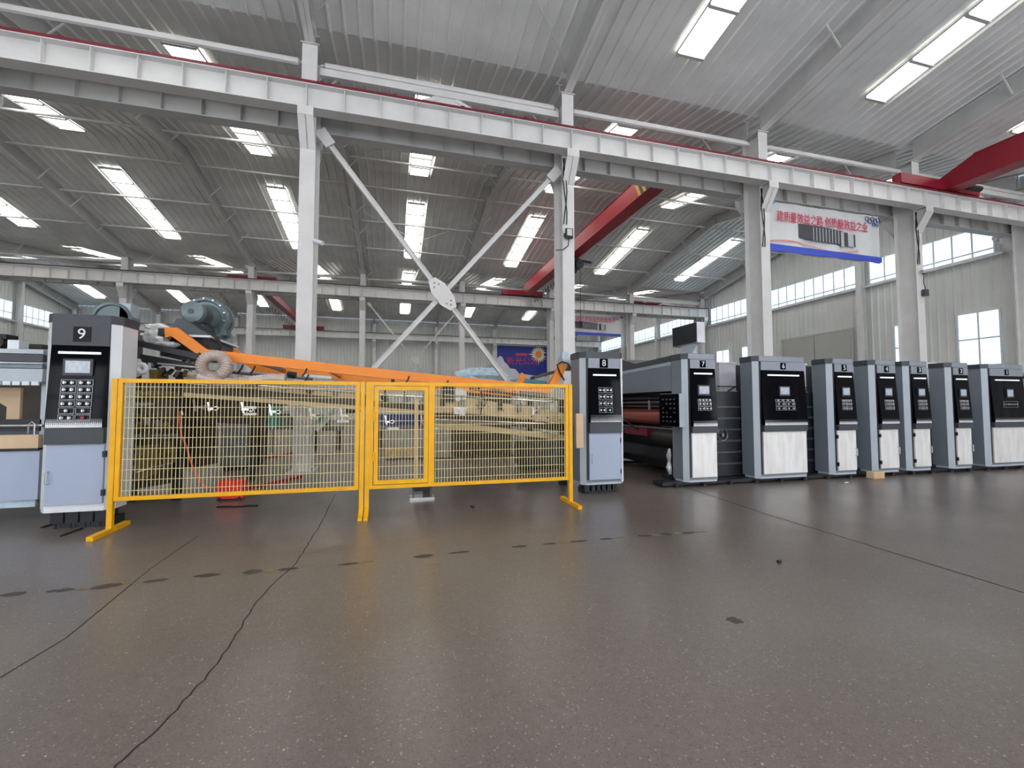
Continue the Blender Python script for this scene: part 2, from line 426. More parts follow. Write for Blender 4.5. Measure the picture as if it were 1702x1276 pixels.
def wall_mesh(axis, pos, s0, s1, inward, pitch=.30, depth=.035, top=None):
    m = MB(); pr = rib_profile(s0, s1, pitch, depth, .7, .12)
    if axis == 'x' and top:      # keep the ridge and valley points
        pr = sorted(set(pr + [(q, 0) for q in top if s0 < q < s1]))
    vs = []
    for s_, d in pr:
        o = pos - inward * (depth - d)
        if axis == 'x': vs += [(o, s_, 0), (o, s_, roofz(s_) + .05)]
        else: vs += [(s_, o, 0), (s_, o, EAVE + .05)]
    m.add(vs, [(2*i, 2*i+2, 2*i+3, 2*i+1) for i in range(len(pr)-1)])
    return m
kinks = [VAL[0], (VAL[0]+VAL[1])/2, VAL[1], (VAL[1]+VAL[2])/2, VAL[2], (VAL[2]+VAL[3])/2]
for nm, m_, lb in (('wall_right', wall_mesh('x', XR, VAL[0], VAL[3], -1, top=kinks), 'pale ribbed end wall with high window band and sliding door'),
               ('wall_left', wall_mesh('x', XL, VAL[0], VAL[3], 1, top=kinks), 'pale ribbed end wall at the far left'),
               ('wall_far', wall_mesh('y', VAL[3], XL, XR, -1), 'pale ribbed long wall at the back of the hall'),
               ('wall_back', wall_mesh('y', VAL[0], XL, XR, 1), 'ribbed long wall behind the camera')):
    tag(obj(nm, m_, M['wall'], loc=(0, 0, 0)), lb, None, None, 'structure')

WN = [0]
def window(axis, pos, s0, s1, z0, z1, cols, rows, inward, label, ledge=False, glass='pane_w'):
    """frame with single panes on a wall; axis x: wall plane X = pos, runs along Y"""
    WN[0] += 1; t = .06
    def bx(m, a, b, c, d, lo, hi):
        o0, o1 = sorted((pos + inward * lo, pos + inward * hi))
        return m.box(o0, o1, a, b, c, d) if axis == 'x' else m.box(a, b, o0, o1, c, d)
    fr = MB()
    bx(fr, s0 - t, s0, z0 - t, z1 + t, 0, .07); bx(fr, s1, s1 + t, z0 - t, z1 + t, 0, .07)
    bx(fr, s0, s1, z0 - t, z0, 0, .07); bx(fr, s0, s1, z1, z1 + t, 0, .07)
    mt = .03
    for i in range(1, cols):
        c = s0 + (s1-s0)*i/cols; bx(fr, c - mt, c + mt, z0, z1, .01, .055)
    zs = rows if isinstance(rows, (list, tuple)) else [i / rows for i in range(rows + 1)]
    for t_ in zs[1:-1]:
        c = z0 + (z1-z0)*t_; bx(fr, s0, s1, c - mt, c + mt, .01, .06)
    loc = (pos, s0, z0) if axis == 'x' else (s0, pos, z0)
    w = obj('window_%d' % WN[0], fr, M['frame'], loc=loc); tag(w, label, None, None, 'structure')
    for i in range(cols):
        a, b = s0 + (s1-s0)*i/cols, s0 + (s1-s0)*(i+1)/cols
        for j in range(len(zs) - 1):
            c, d = z0 + (z1-z0)*zs[j], z0 + (z1-z0)*zs[j+1]
            obj('pane', bx(MB(), a + .005, b - .005, c + .005, d - .005, .02, .032), M[glass], w)
    if ledge:
        obj('sill', bx(MB(), s0 - .3, s1 + .3, z0 - .16, z0 - .06, 0, .16), M['frame'], w)
bands = [(11.5, 16.1, 7), (16.8, 22.0, 9), (22.7, 27.3, 8), (28.6, 33.7, 9), (34.4, 39.5, 9), (40.2, 45.0, 8)]
for i, (a, b, n) in enumerate(bands):
    window('x', XR, a, b, 7.32, 8.42, n, [0, .16, 1], -1, 'high window band on the right end wall, %s from the near side' % ('first second third fourth fifth sixth'.split()[i]), True)
window('x', XR, 11.45, 12.72, 3.0, 5.08, 2, 2, -1, 'four-pane window low on the right end wall, nearest the right edge')
window('x', XR, 14.0, 15.1, 3.0, 5.05, 2, 2, -1, 'low window on the right end wall partly hidden by a column')
window('x', XR, 23.3, 24.4, 3.0, 5.25, 2, 2, -1, 'low window on the right end wall beyond the sliding door')
window('x', XR, 25.6, 26.8, 3.0, 5.25, 2, 2, -1, 'farthest low window on the right end wall, above machine seven')
for i, (a, b, n) in enumerate([(30.2, 34.0, 6), (34.6, 39.2, 7), (39.9, 44.6, 8)]):
    window('x', XL, a, b, 7.5, 8.72, n, [0, .35, 1], 1, 'high window band on the left end wall, %s from the near side' % ('first second third'.split()[i]), True)
for i, x in enumerate([-20, -14, -8, -2, 4, 10, 16]):  # unseen windows, added to light cabinets and beams from behind the camera
    window('y', VAL[0], x, x + 4.4, 6.6, 8.6, 6, [0, .5, 1], 1, 'added light-giving high window band on the wall behind the camera, number %d from the left' % (i + 1), glass='pane_fill')
    window('y', VAL[0], x + .6, x + 3.8, 1.0, 4.4, 4, 3, 1, 'added light-giving tall window on the wall behind the camera, number %d from the left' % (i + 1), glass='pane_fill')

# sliding door in the right end wall
dr = MB(); X = XR - .05
dr.box(X - .05, X, 17.0, 17.1, 0, 5.32); dr.box(X - .05, X, 21.2, 21.3, 0, 5.32); dr.box(X - .05, X, 17.1, 21.2, 5.24, 5.32)
door = obj('door_1', dr, M['steel2'], loc=(X, 19.1, 0)); tag(door, 'large closed two-leaf sliding door in the right end wall', None, None, 'structure')
for a, b in ((17.12, 19.13), (19.17, 21.18)):
    obj('leaf', MB().box(X - .04, X - .005, a, b, .02, 5.22), M['door'], door)

# --- columns and beams
ORD = ['first', 'second', 'third', 'fourth', 'fifth', 'sixth', 'seventh', 'eighth', 'ninth', 'tenth']
def column(x, yc, depth, label, group, beams, ztop=9.24, base=True):
    c = thing('steel_column', label, 'column', (x, yc, 0), group)
    hw, hd, tf, tw = .155, depth/2, .016, .012
    sh = MB()
    sh.box(x - hw, x + hw, yc - hd, yc - hd + tf, 0, ztop); sh.box(x - hw, x + hw, yc + hd - tf, yc + hd, 0, ztop)
    sh.box(x - tw/2, x + tw/2, yc - hd + tf, yc + hd - tf, 0, ztop)
    obj('shaft', sh, M['steel'], c)
    if base: obj('base_plate', MB().box(x - .25, x + .25, yc - hd - .1, yc + hd + .1, 0, .03), M['steel2'], c)
    obj('cap_plate', MB().box(x - .19, x + .19, yc - hd - .03, yc + hd + .03, ztop, ztop + .03), M['steel2'], c)
    for s_, zb in beams:   # brackets carrying the crane beams
        yf = yc + s_ * hd; yt = yc + s_ * (hd + .34)
        br = MB()
        br.prism([(yf, zb - .75), (yf, zb - .03), (yt, zb - .03), (yt, zb - .2)], 'x', x - tw, x + tw)
        br.add([(x - hw, yf, zb - .75), (x + hw, yf, zb - .75), (x + hw, yt, zb - .2), (x - hw, yt, zb - .2),
                (x - hw, yf, zb - .735), (x + hw, yf, zb - .735), (x + hw, yt, zb - .185), (x - hw, yt, zb - .185)],
               [(0,3,2,1),(4,5,6,7),(0,1,5,4),(1,2,6,5),(2,3,7,6),(3,0,4,7)])
        br.box(x - hw, x + hw, min(yf, yt), max(yf, yt), zb - .03, zb - .005)
        br.box(x - hw, x + hw, yt - .008, yt + .008, zb - .2, zb - .03)
        obj('bracket', br, M['steel'], c)
    return c
ROW1, ROW2, ROW3 = 10.4, 27.95, 45.2
col1 = {}
lab1 = {-1.84: 'white steel column carrying a small security camera, beside the cross bracing',
        4.16: 'white steel column carrying a square floodlight behind the yellow fence',
        10.16: 'white steel column at the left edge of the big hanging banner',
        16.16: 'white steel column at the right edge of the big hanging banner'}
for x in (-7.84, -1.84, 4.16, 10.16, 16.16, 22.0):
    lb = lab1.get(round(x, 2), 'white steel column of the near row, outside the picture to the %s' % ('left' if x < 0 else 'right'))
    col1[round(x, 2)] = column(x, ROW1, .60, lb, 'columns of the near row', ((-1, 7.65), (1, 7.65)))
for i, x in enumerate([g for g in GRID if g > -20]):
    xx = min(x, 22.0)
    column(xx, ROW2, .55, 'white steel column of the distant middle row, %s from the left' % ORD[i], 'columns of the middle row', ((-1, 7.8), (1, 7.8)))
for i, x in enumerate(GRID):
    xx = max(min(x, 22.0), XL + .3)
    column(xx, ROW3, .45, 'white steel post along the far wall, %s from the left' % ORD[i], 'posts along the far wall', ((-1, 7.8),), 9.5)
for i, y in enumerate([16.45, 22.35, 33.95, 39.85]):
    m = MB().ibeam((XR - .25, y, 0), (XR - .25, y, roofz(y) - .05), .3, .25, up=(1, 0, 0))
    obj('wall_post', m, M['steel'], loc=(XR - .25, y, 0), label='white steel post on the right end wall, %s from the near side' % ORD[i], cat='post', group='posts on the right end wall')
for i, y in enumerate([33.95, 39.6]):
    m = MB().ibeam((XL + .25, y, 0), (XL + .25, y, roofz(y) - .05), .3, .25, up=(1, 0, 0))
    obj('wall_post', m, M['steel'], loc=(XL + .25, y, 0), label='white steel post on the left end wall between high windows, %s' % ('nearer one' if i == 0 else 'farther one'), cat='post', group='posts on the left end wall')

def crane_beam(y, z0, z1, x0, x1, label, railmat, matl, railh=.075, rw=.09):
    b = thing('crane_beam', label, 'beam', (x0, y, z0))
    zc = (z0 + z1) / 2
    obj('girder', MB().ibeam((x0, y, zc), (x1, y, zc), z1 - z0, .30, .02, .012), matl, b)
    me = shared('stiffener', MB().box(-.006, .006, -.135, .135, -(z1-z0)/2 + .02, (z1-z0)/2 - .02), matl)
    x = GRID[0]
    while x < x1:
        if x > x0 + .05: piece('stiffener', me, (x, y, zc), b)
        x += .75
    r = obj('rail', MB().box(x0, x1, y - rw/2, y + rw/2, z1, z1 + railh), railmat, b, label='crane rail along the top')
    obj('conductor_bar', MB().box(x0, x1, y - .155, y - .10, z1 + .004, z1 + .06), railmat, b, label='bar along the front edge of the top flange')
    if railmat is M['rail_red']:
        cl = shared('rail_clip', MB().box(-.04, .04, -.04, .04, -.02, .03), railmat)
        x = GRID[0] + .3
        while x < x1:
            if x > x0: piece('rail_clip', cl, (x, y - .12, z1 + .05), r)
            x += 1.5
    return b
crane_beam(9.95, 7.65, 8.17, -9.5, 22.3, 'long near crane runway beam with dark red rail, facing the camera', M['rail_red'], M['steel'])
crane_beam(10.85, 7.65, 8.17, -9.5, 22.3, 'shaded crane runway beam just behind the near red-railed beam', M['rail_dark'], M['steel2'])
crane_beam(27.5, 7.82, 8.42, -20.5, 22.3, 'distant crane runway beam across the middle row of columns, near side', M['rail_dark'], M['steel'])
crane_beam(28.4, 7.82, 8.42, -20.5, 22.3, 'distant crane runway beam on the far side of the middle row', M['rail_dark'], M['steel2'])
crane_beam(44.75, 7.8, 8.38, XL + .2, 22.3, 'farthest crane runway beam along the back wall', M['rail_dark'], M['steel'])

# --- rafters
def rafter(x, bay, label):
    a, b = VAL[bay], VAL[bay + 1]; m_ = (a + b) / 2
    yb0, yb1 = a + .25, b - .25
    r = thing('roof_rafter', label, 'rafter', (x, m_, roofz(m_) - .6), 'rafters of the %s bay' % ['near', 'middle', 'far'][bay])
    w = MB(); fl = MB(); ft = MB()
    for y0, y1, d0, d1 in ((yb0, m_, .62, .48), (m_, yb1, .48, .62)):
        za, zb = roofz(y0) - .01, roofz(y1) - .01
        w.prism([(y0, za - d0), (y1, zb - d1), (y1, zb), (y0, za)], 'x', x - .006, x + .006)
    ze, zr = roofz(yb0) - .01, roofz(m_) - .01
    for mm, de, dr_ in ((fl, .62, .48), (ft, 0, 0)):
        mm.prism([(yb0, ze - de), (m_, zr - dr_), (yb1, ze - de), (yb1, ze - de + .016), (m_, zr - dr_ + .016), (yb0, ze - de + .016)], 'x', x - .1, x + .1)
    w.box(x - .1, x + .1, m_ - .012, m_ + .012, roofz(m_) - .5, roofz(m_))
    obj('web', w, M['steel2'], r); obj('flange', fl, M['steel'], r); obj('flange', ft, M['steel'], r)
    y = a + 1.6
    while y < b - 1:
        zt = roofz(y)
        br = MB()
        for sx in (-1, 1):
            br.bar((x + sx*.08, y, zt - .50), (x + sx*.5, y, zt - .03), .035, .035)
        if abs(y - m_) > .8: obj('fly_brace', br, M['steel'], r)
        y += 1.9
    return r
for bay, bn in enumerate(('near', 'middle', 'far')):
    gs = [g for g in GRID if (bay == 0 and g > -8.5) or bay > 0]
    for i, g in enumerate(gs):
        rafter(min(max(g, XL + .2), XR - .3), bay, 'white steel roof rafter of the %s bay, %s from the left' % (bn, ORD[i]))

# --- longitudinal tie pipes
def pipe(y, z, r, x0, x1, label, matl=None, seg=True):
    m = MB()
    if seg:
        for g0, g1 in zip(GRID[:-1], GRID[1:]):
            a, b = max(g0 + .18, x0), min(g1 - .18, x1)
            if b > a:
                m.tube([(a, y, z), (a + .05, y, z), (a + .1, y, z), (b - .1, y, z), (b - .05, y, z), (b, y, z)], [r*.35, r*.35, r, r, r*.35, r*.35], 8)
    else: m.tube([(x0, y, z), (x1, y, z)], r, 8)
    return obj('tie_pipe', m, matl or M['steel'], loc=((x0 + x1)/2, y, z), smooth=True, label=label, cat='pipe', group='roof tie pipes')
pipe(10.4, 9.02, .075, -9, 22.1, 'thick white tie pipe along the tops of the near columns')
for i, y in enumerate([14.3, 17.0, 19.75, 22.45, 25.1]):
    pipe(y, roofz(y) - .33, .045, -25.8, 22.1, 'thin white tie pipe under the middle bay roof, %s from the near side' % ORD[i])
pipe(27.95, 9.05, .06, -25.8, 22.1, 'tie pipe along the tops of the middle row of columns')
for i, y in enumerate([31.4, 34.5]):
    pipe(y, roofz(y) - .33, .045, -25.8, 22.1, 'thin tie pipe under the far bay roof, %s one' % ('nearer' if i == 0 else 'farther'))

def truss(x0, x1, y, zt, label, r=.06):
    t = thing('brace_truss', label, 'truss', ((x0+x1)/2, y, zt - .6), 'eave brace trusses')
    obj('chord', MB().bar((x0, y, zt - .20), (x1, y, zt - .20), .10, .16), M['steel'], t)
    xm = (x0 + x1) / 2
    obj('gusset', MB().box(xm - .35, xm + .35, y - .015, y + .015, zt - .42, zt - .12), M['steel'], t)
    for s_ in (-1, 1):
        obj('diagonal', MB().bar((xm + s_*.2, y, zt - .3), (xm + s_*1.75, y, zt - .98), .07, .09), M['steel'], t)
truss(-1.66, 3.98, 10.32, 9.0, 'white eave truss with V braces above the near crane beam, over the cross bracing')
truss(16.35, 21.85, 10.32, 9.0, 'white eave truss with V braces at the right edge by the red crane')
truss(16.35, 21.85, 27.9, 9.1, 'distant white eave truss with V braces near the right end wall')

# --- cross bracing
def xbrace(p1, q1, p2, q2, y, w, label, gusset):
    t = thing('cross_brace', label, 'brace', (p1[0], y, min(q1[1], q2[1])), None)
    for (a, b) in ((p1, q1), (p2, q2)):
        m = MB(); A, B = Vector((a[0], y, a[1])), Vector((b[0], y, b[1])); d = (B - A).normalized(); n = d.cross(Vector((0, 1, 0)))
        for s_ in (-1, 1):
            m.bar(A + n*s_*w*.30, B + n*s_*w*.30, w*.8, w*.12, n); 
        m.bar(A, B, w*.2, w*.55, n)
        obj('diagonal', m, M['steel'], t)
    # where the two cross
    (x1, z1), (x2, z2), (x3, z3), (x4, z4) = p1, q1, p2, q2
    den = (x1-x2)*(z3-z4) - (z1-z2)*(x3-x4)
    cx = ((x1*z2-z1*x2)*(x3-x4) - (x1-x2)*(x3*z4-z3*x4))/den; cz = ((x1*z2-z1*x2)*(z3-z4) - (z1-z2)*(x3*z4-z3*x4))/den
    d = (Vector(q1) - Vector(p1)).normalized(); n = Vector((-d.y, d.x)); g = gusset
    poly = [Vector((cx, cz)) + d*a + n*b for a, b in ((-g*1.6, -g*.35), (-g*1.6, g*.35), (-g*.7, g*.75), (g*.7, g*.75), (g*1.6, g*.35), (g*1.6, -g*.35), (g*.7, -g*.75), (-g*.7, -g*.75))]
    obj('gusset_plate', MB().prism([tuple(p) for p in poly], 'y', y - w*.55, y - w*.45), M['steel'], t)
    if gusset > .2:
        for a, b in ((-1.2, 0), (-.9, .25), (-.9, -.25), (1.2, 0), (.9, .25), (.9, -.25)):
            c = Vector((cx, cz)) + d*a*g + n*b*g
            obj('bolt', MB().cyl((c.x, y - w*.62, c.y), (c.x, y - w*.54, c.y), .022, 8), M['dull_metal'], t)
    for p, e in ((p1, 1), (p2, 1)):
        dd = Vector((q1 if p is p1 else q2)) - Vector(p); dd.normalize()
        c = Vector(p) - dd * .05; nn = Vector((-dd.y, dd.x))
        poly = [c - nn*g*.5, c + dd*g*1.5 - nn*g*.45, c + dd*g*1.5 + nn*g*.45, c + nn*g*.5]
        obj('end_plate', MB().prism([tuple(v) for v in poly], 'y', y - w*.5, y - w*.4), M['steel'], t)
pA, pB, pC, pD = at(534, 222, 10.4), at(848, 640, 10.4), at(926, 285, 10.4), at(640, 592, 10.4)
def ext(p, q, x):   # run the brace on down until it meets the next column
    t = (x - p.x) / (q.x - p.x); return (x, p.z + (q.z - p.z)*t)
xbrace((pA.x, pA.z), ext(pA, pB, 3.92), (pC.x, pC.z), ext(pC, pD, -1.6), 10.4, .15, 'large white steel X bracing between the two nearest columns', .26)
qA, qB, qC, qD = at(613, 505, 28), at(708, 622, 28), at(762, 515, 28), at(672, 618, 28)
xbrace((qA.x, qA.z), ext(qA, qB, 3.9), (qC.x, qC.z), ext(qC, qD, -1.58), 27.95, .12, 'distant smaller white X bracing in the middle row', .18)

# ================================================================== cranes
def crane_girder(name_label, x0, x1, ya, yb, z0, z1, taper, red, truck_y, hazard, lattice=False):
    """a bridge crane: box girder across the bay, end trucks on the runway rails"""
    t = thing('overhead_crane', name_label, 'crane', ((x0+x1)/2, (ya+yb)/2, z0))
    h = z1 - z0
    obj('bridge_girder', MB().prism([(ya, z0 + .02), (yb, z0 + .02), (yb, z0 + h*.45), (yb - taper, z1), (ya + taper, z1), (ya, z0 + h*.45)], 'x', x0 + .05, x1 - .05), red, t)
    obj('flange', MB().box(x0, x1, ya, yb, z0, z0 + .02), red, t)
    obj('flange', MB().box(x0 + .03, x1 - .03, ya + taper, yb - taper, z1, z1 + .015), red, t)
    for y, xa, xb, zt in truck_y:
        k = obj('end_truck', MB().box(xa, xb, y - .13, y + .13, zt + .05, zt + .36), M['crane_red2'], t)
        for xx in (xa + .25, xb - .25):
            obj('wheel', MB().cyl((xx, y - .05, zt + .13), (xx, y + .05, zt + .13), .13, 12), M['dull_metal'], k)
    for y in hazard:
        for i in range(4):
            w = .16; y0 = y + i * w
            m = MB()
            for xs in (x0 + .045, x1 - .045):
                sg = -1 if xs < (x0+x1)/2 else 1
                m.prism([(y0, z0 + .05), (y0 + w, z0 + .05), (y0 + w + .3, z1 - .03), (y0 + .3, z1 - .03)], 'x', xs + sg*.004, xs - sg*.004)
            obj('hazard_stripe', m, M['hazard_y'] if i % 2 else M['black'], t)
    return t
c2 = crane_girder('red overhead crane with hoist crossing the middle bay', 8.0, 8.55, 11.0, 27.6, 8.50, 9.18, .8, M['crane_red'],
                  ((10.85, 6.9, 9.6, 8.245), (27.5, 6.7, 9.4, 8.495)), (12.6,))
# festoon cable and electric hoist under the girder
fm = MB(); y = 20.8
while y < 27:
    n = 7; fm.tube([(8.75, y + .45*i/n, 8.42 - .42*math.sin(math.pi*i/n)) for i in range(n + 1)], .015, 5); y += .45
obj('festoon_cable', fm, M['cable_black'], c2)
ho = thing('electric_hoist', 'dark electric wire-rope hoist hanging under the red middle crane', 'hoist', (8.3, 20, 8.0))
obj('drum', MB().cyl((8.05, 19.4, 8.12), (8.05, 20.3, 8.12), .24, 16), M['motor'], ho, smooth=True)
obj('motor', MB().cyl((8.62, 19.5, 8.2), (8.62, 20.2, 8.2), .2, 14), M['motor'], ho, smooth=True)
obj('gear_box', MB().box(8.0, 8.75, 20.2, 20.55, 8.0, 8.42), M['motor'], ho)
obj('trolley', MB().box(7.95, 8.6, 19.5, 20.3, 8.36, 8.48).bar((8.5, 19.7, 8.45), (9.3, 19.7, 8.38), .08, .1), M['machine_black'], ho)
rp = MB()
for dx in (-.15, .5): rp.cyl((8.3 + dx, 19.9, 8.1), (8.3 + dx, 19.9, 2.6 if dx < 0 else 5.5), .012, 6)
obj('wire_rope', rp, M['cable_black'], ho)
obj('hook_block', MB().box(8.06, 8.24, 19.82, 19.98, 2.35, 2.6).tube([(8.15, 19.9, 2.35), (8.15, 19.9, 2.25), (8.22, 19.9, 2.16), (8.15, 19.9, 2.08), (8.07, 19.9, 2.14)], .02, 6), M['dull_metal'], ho)
obj('pendant_box', MB().box(8.74, 8.86, 19.84, 19.96, 5.2, 5.5), M['black'], ho)

c1 = crane_girder('crimson overhead crane at the top right over the near bay', 17.0, 17.55, -6.8, 10.2, 8.30, 9.08, 1.1, M['crane_red2'],
                  ((9.95, 15.1, 18.6, 8.245),), (6.6,))
obj('buffer', MB().cyl((17.6, 9.6, 8.36), (18.2, 9.6, 8.36), .09, 10), M['rubber'], c1, smooth=True)
c3 = crane_girder('small red overhead crane in the far bay at the left', -8.2, -7.75, 28.3, 44.9, 8.53, 9.0, .6, M['crane_red2'],
                  ((28.4, -9.2, -6.7, 8.495), (44.75, -9.9, -6.4, 8.455)), ())
fm = MB(); y = 29
while y < 43.2:
    n = 6; fm.tube([(-8.35, y + .9*i/n, 8.4 - .5*math.sin(math.pi*i/n)) for i in range(n + 1)], .015, 5); y += .9
obj('festoon_cable', fm, M['cable_black'], c3)
crane_girder('distant red crane of the far bay near the right end wall', 17.6, 18.1, 28.3, 44.9, 8.53, 9.05, .6, M['crane_red2'],
             ((28.4, 16.6, 19.2, 8.495), (44.75, 16.6, 19.2, 8.455)), ())

# ================================================================== banners
def banner(label, x0, x1, y, z0, z1, text1, size, textz, tx, zh):
    b = thing('hanging_banner', label, 'banner', ((x0+x1)/2, y, z0))
    m = MB(); n = 26; vs = []
    for i in range(n + 1):
        t = i / n; dy = .035*math.sin(t*19) + .02*math.sin(t*41)
        for z in (z0, (z0+z1)/2, z1):
            vs.append((x0 + (x1-x0)*t, y + dy*(.4 if z == z1 else 1), z))
    fs = []
    for i in range(n):
        for j in range(2): fs.append((3*i+j, 3*i+3+j, 3*i+4+j, 3*i+1+j))
    m.add(vs, fs); m.add([(v[0], v[1] + .006, v[2]) for v in vs], [tuple(reversed(f)) for f in fs])
    cl = obj('cloth', m, M['banner'], b, smooth=True)
    for x in (x0 + .1, (x0+x1)/2, x1 - .1):
        obj('tie_cord', MB().cyl((x, y, z1 - .02), (x, y + .32, zh), .008, 5), M['rubber'], b)
    lettering('lettering', text1, size, (tx, y - .07, textz), M['banner_red'], b, scale=(1, 1, 1.4))
    w = x1 - x0; h = z1 - z0
    obj('blue_stripe', MB().prism([(x0 + .01, z0 + .01), (x1 - .02, z0 + .01), (x1 - .02, z0 + .12*h), (x0 + .01, z0 + .15*h)], 'y', y - .068, y - .062), M['banner_blue'], b)
    sw = MB(); vs = []
    for i in range(21):
        t = i / 20; z = z0 + h*(.17 + .06*math.sin(t*6.2 + .3)); vs += [(x0 + w*(.03 + .75*t), y - .066, z), (x0 + w*(.03 + .75*t), y - .066, z + h*.025)]
    sw.add(vs, [(2*i, 2*i+2, 2*i+3, 2*i+1) for i in range(20)])
    obj('pink_swirl', sw, M['banner_pink'], b)
    # printed picture of the machine line: a row of dark upright units and a light end
    px, pz = x0 + w*.27, z0 + h*.27
    obj('printed_machine', MB().prism([(px, pz + h*.06), (px + w*.38, pz), (px + w*.38, pz + h*.30), (px + w*.2, pz + h*.34), (px, pz + h*.34)], 'y', y - .069, y - .063), M['print_dark'], b)
    li = MB()
    for i in range(9):
        xx = px + w*(.12 + .027*i); li.box(xx, xx + w*.006, y - .073, y - .069, pz + h*.03, pz + h*.31)
    li.box(px + w*.36, px + w*.385, y - .073, y - .069, pz - h*.02, pz + h*.29); li.box(px + w*.42, px + w*.47, y - .073, y - .063, pz, pz + h*.26)
    obj('printed_light_parts', li, M['print_light'], b)
    obj('printed_dark_end', MB().box(px + w*.385, px + w*.42, y - .073, y - .063, pz, pz + h*.28), M['print_dark'], b)
    obj('printed_dark_end', MB().box(px + w*.47, px + w*.485, y - .073, y - .063, pz, pz + h*.26), M['print_dark'], b)
    rg = MB()
    for i, (a, c, r) in enumerate(((.87, .90, .05), (.895, .86, .05), (.92, .90, .05), (.945, .86, .055), (.97, .9, .05), (.93, .80, .035), (.96, .79, .03))):
        rg.tube([(x0 + w*a + r*h*math.cos(k*.7), y - .07, z0 + h*c + r*h*math.sin(k*.7)) for k in range(9)], .012, 4, closed=True)
    obj('ring_pattern', rg, M['blue'], b)
    obj('cyan_corner', MB().prism([(x0 + .01, z1 - .01), (x0 + .01, z1 - .18*h), (x0 + w*.06, z1 - .09*h), (x0 + w*.1, z1 - .01)], 'y', y - .066, y - .06), M['banner_cyan'], b)
    return b
banner('big white hanging banner with crimson Chinese slogan and a printed machine line', 10.42, 14.95, 10.42, 5.9, 7.42,
       '建质量效益之路 创质量效益之业', .248, 6.96, 12.62, 7.655)
banner('distant white hanging banner with faded pink Chinese slogan, behind the floodlight column', 10.5, 15.4, 27.95, 6.2, 7.72,
       '质量是提高经济效益的前提条件', .30, 7.30, 12.9, 7.825)
# poster on the far wall
py_ = 45.3; pa, pb = at(826, 574, py_), at(911, 640, py_)
x0, x1, z1, z0 = pa.x, pb.x, pa.z, 3.0
po = thing('wall_poster', 'large blue sky poster with an orange sun and red Chinese company name', 'poster', ((x0+x1)/2, py_, z0))
obj('board', MB().box(x0, x1, py_ - .03, py_ + .1, z0, z1), M['poster_blue'], po)
obj('border', MB().box(x0 - .15, x0, py_ - .05, py_ + .1, z0, z1 + .15).box(x1, x1 + .15, py_ - .05, py_ + .1, z0, z1 + .15).box(x0, x1, py_ - .05, py_ + .1, z1, z1 + .15), M['frame'], po)
sc_ = at(895, 589, py_); sun = []
for i in range(40):
    a = i * math.pi / 20; r = (.95 if i % 2 == 0 else .62) * (1.25 if i % 10 == 0 else 1); sun.append((sc_.x + r*math.cos(a), sc_.z + r*math.sin(a)))
obj('printed_glow', MB().prism([p for p in sun if p[0] < x1], 'y', py_ - .036, py_ - .031), M['poster_glow'], po)
obj('printed_sun', MB().prism([(sc_.x + .38*math.cos(i*.3142), sc_.z + .38*math.sin(i*.3142)) for i in range(20)], 'y', py_ - .042, py_ - .037), M['poster_sun'], po)
cl = [(x0, z0)] + [(x0 + (x1-x0)*t, z0 + zz) for t, zz in ((0, 3.3), (.05, 3.6), (.1, 3.5), (.14, 3.0), (.2, 2.7), (.25, 2.3), (.35, 2.25), (.42, 1.8), (.55, 1.7), (.7, 1.6), (.9, 1.5), (1, 1.5))] + [(x1, z0)]
obj('printed_cloud', MB().prism(cl, 'y', py_ - .038, py_ - .031), M['poster_white'], po)
obj('printed_sea', MB().prism([(x0, z0), (x0, z0 + .9), ((x0+x1)/2, z0 + 1.3), (x1, z0 + 1.0), (x1, z0)], 'y', py_ - .045, py_ - .039), M['poster_cyan'], po)
tp = at(868, 601, py_)
lettering('lettering', '新光公司', .88, (tp.x, py_ - .06, tp.z), M['poster_red'], po, depth=.01)
tl = at(869, 589, py_); obj('printed_bar', MB().box(tl.x - .8, tl.x + .5, py_ - .045, py_ - .031, tl.z - .13, tl.z + .13), M['poster_red'], po)

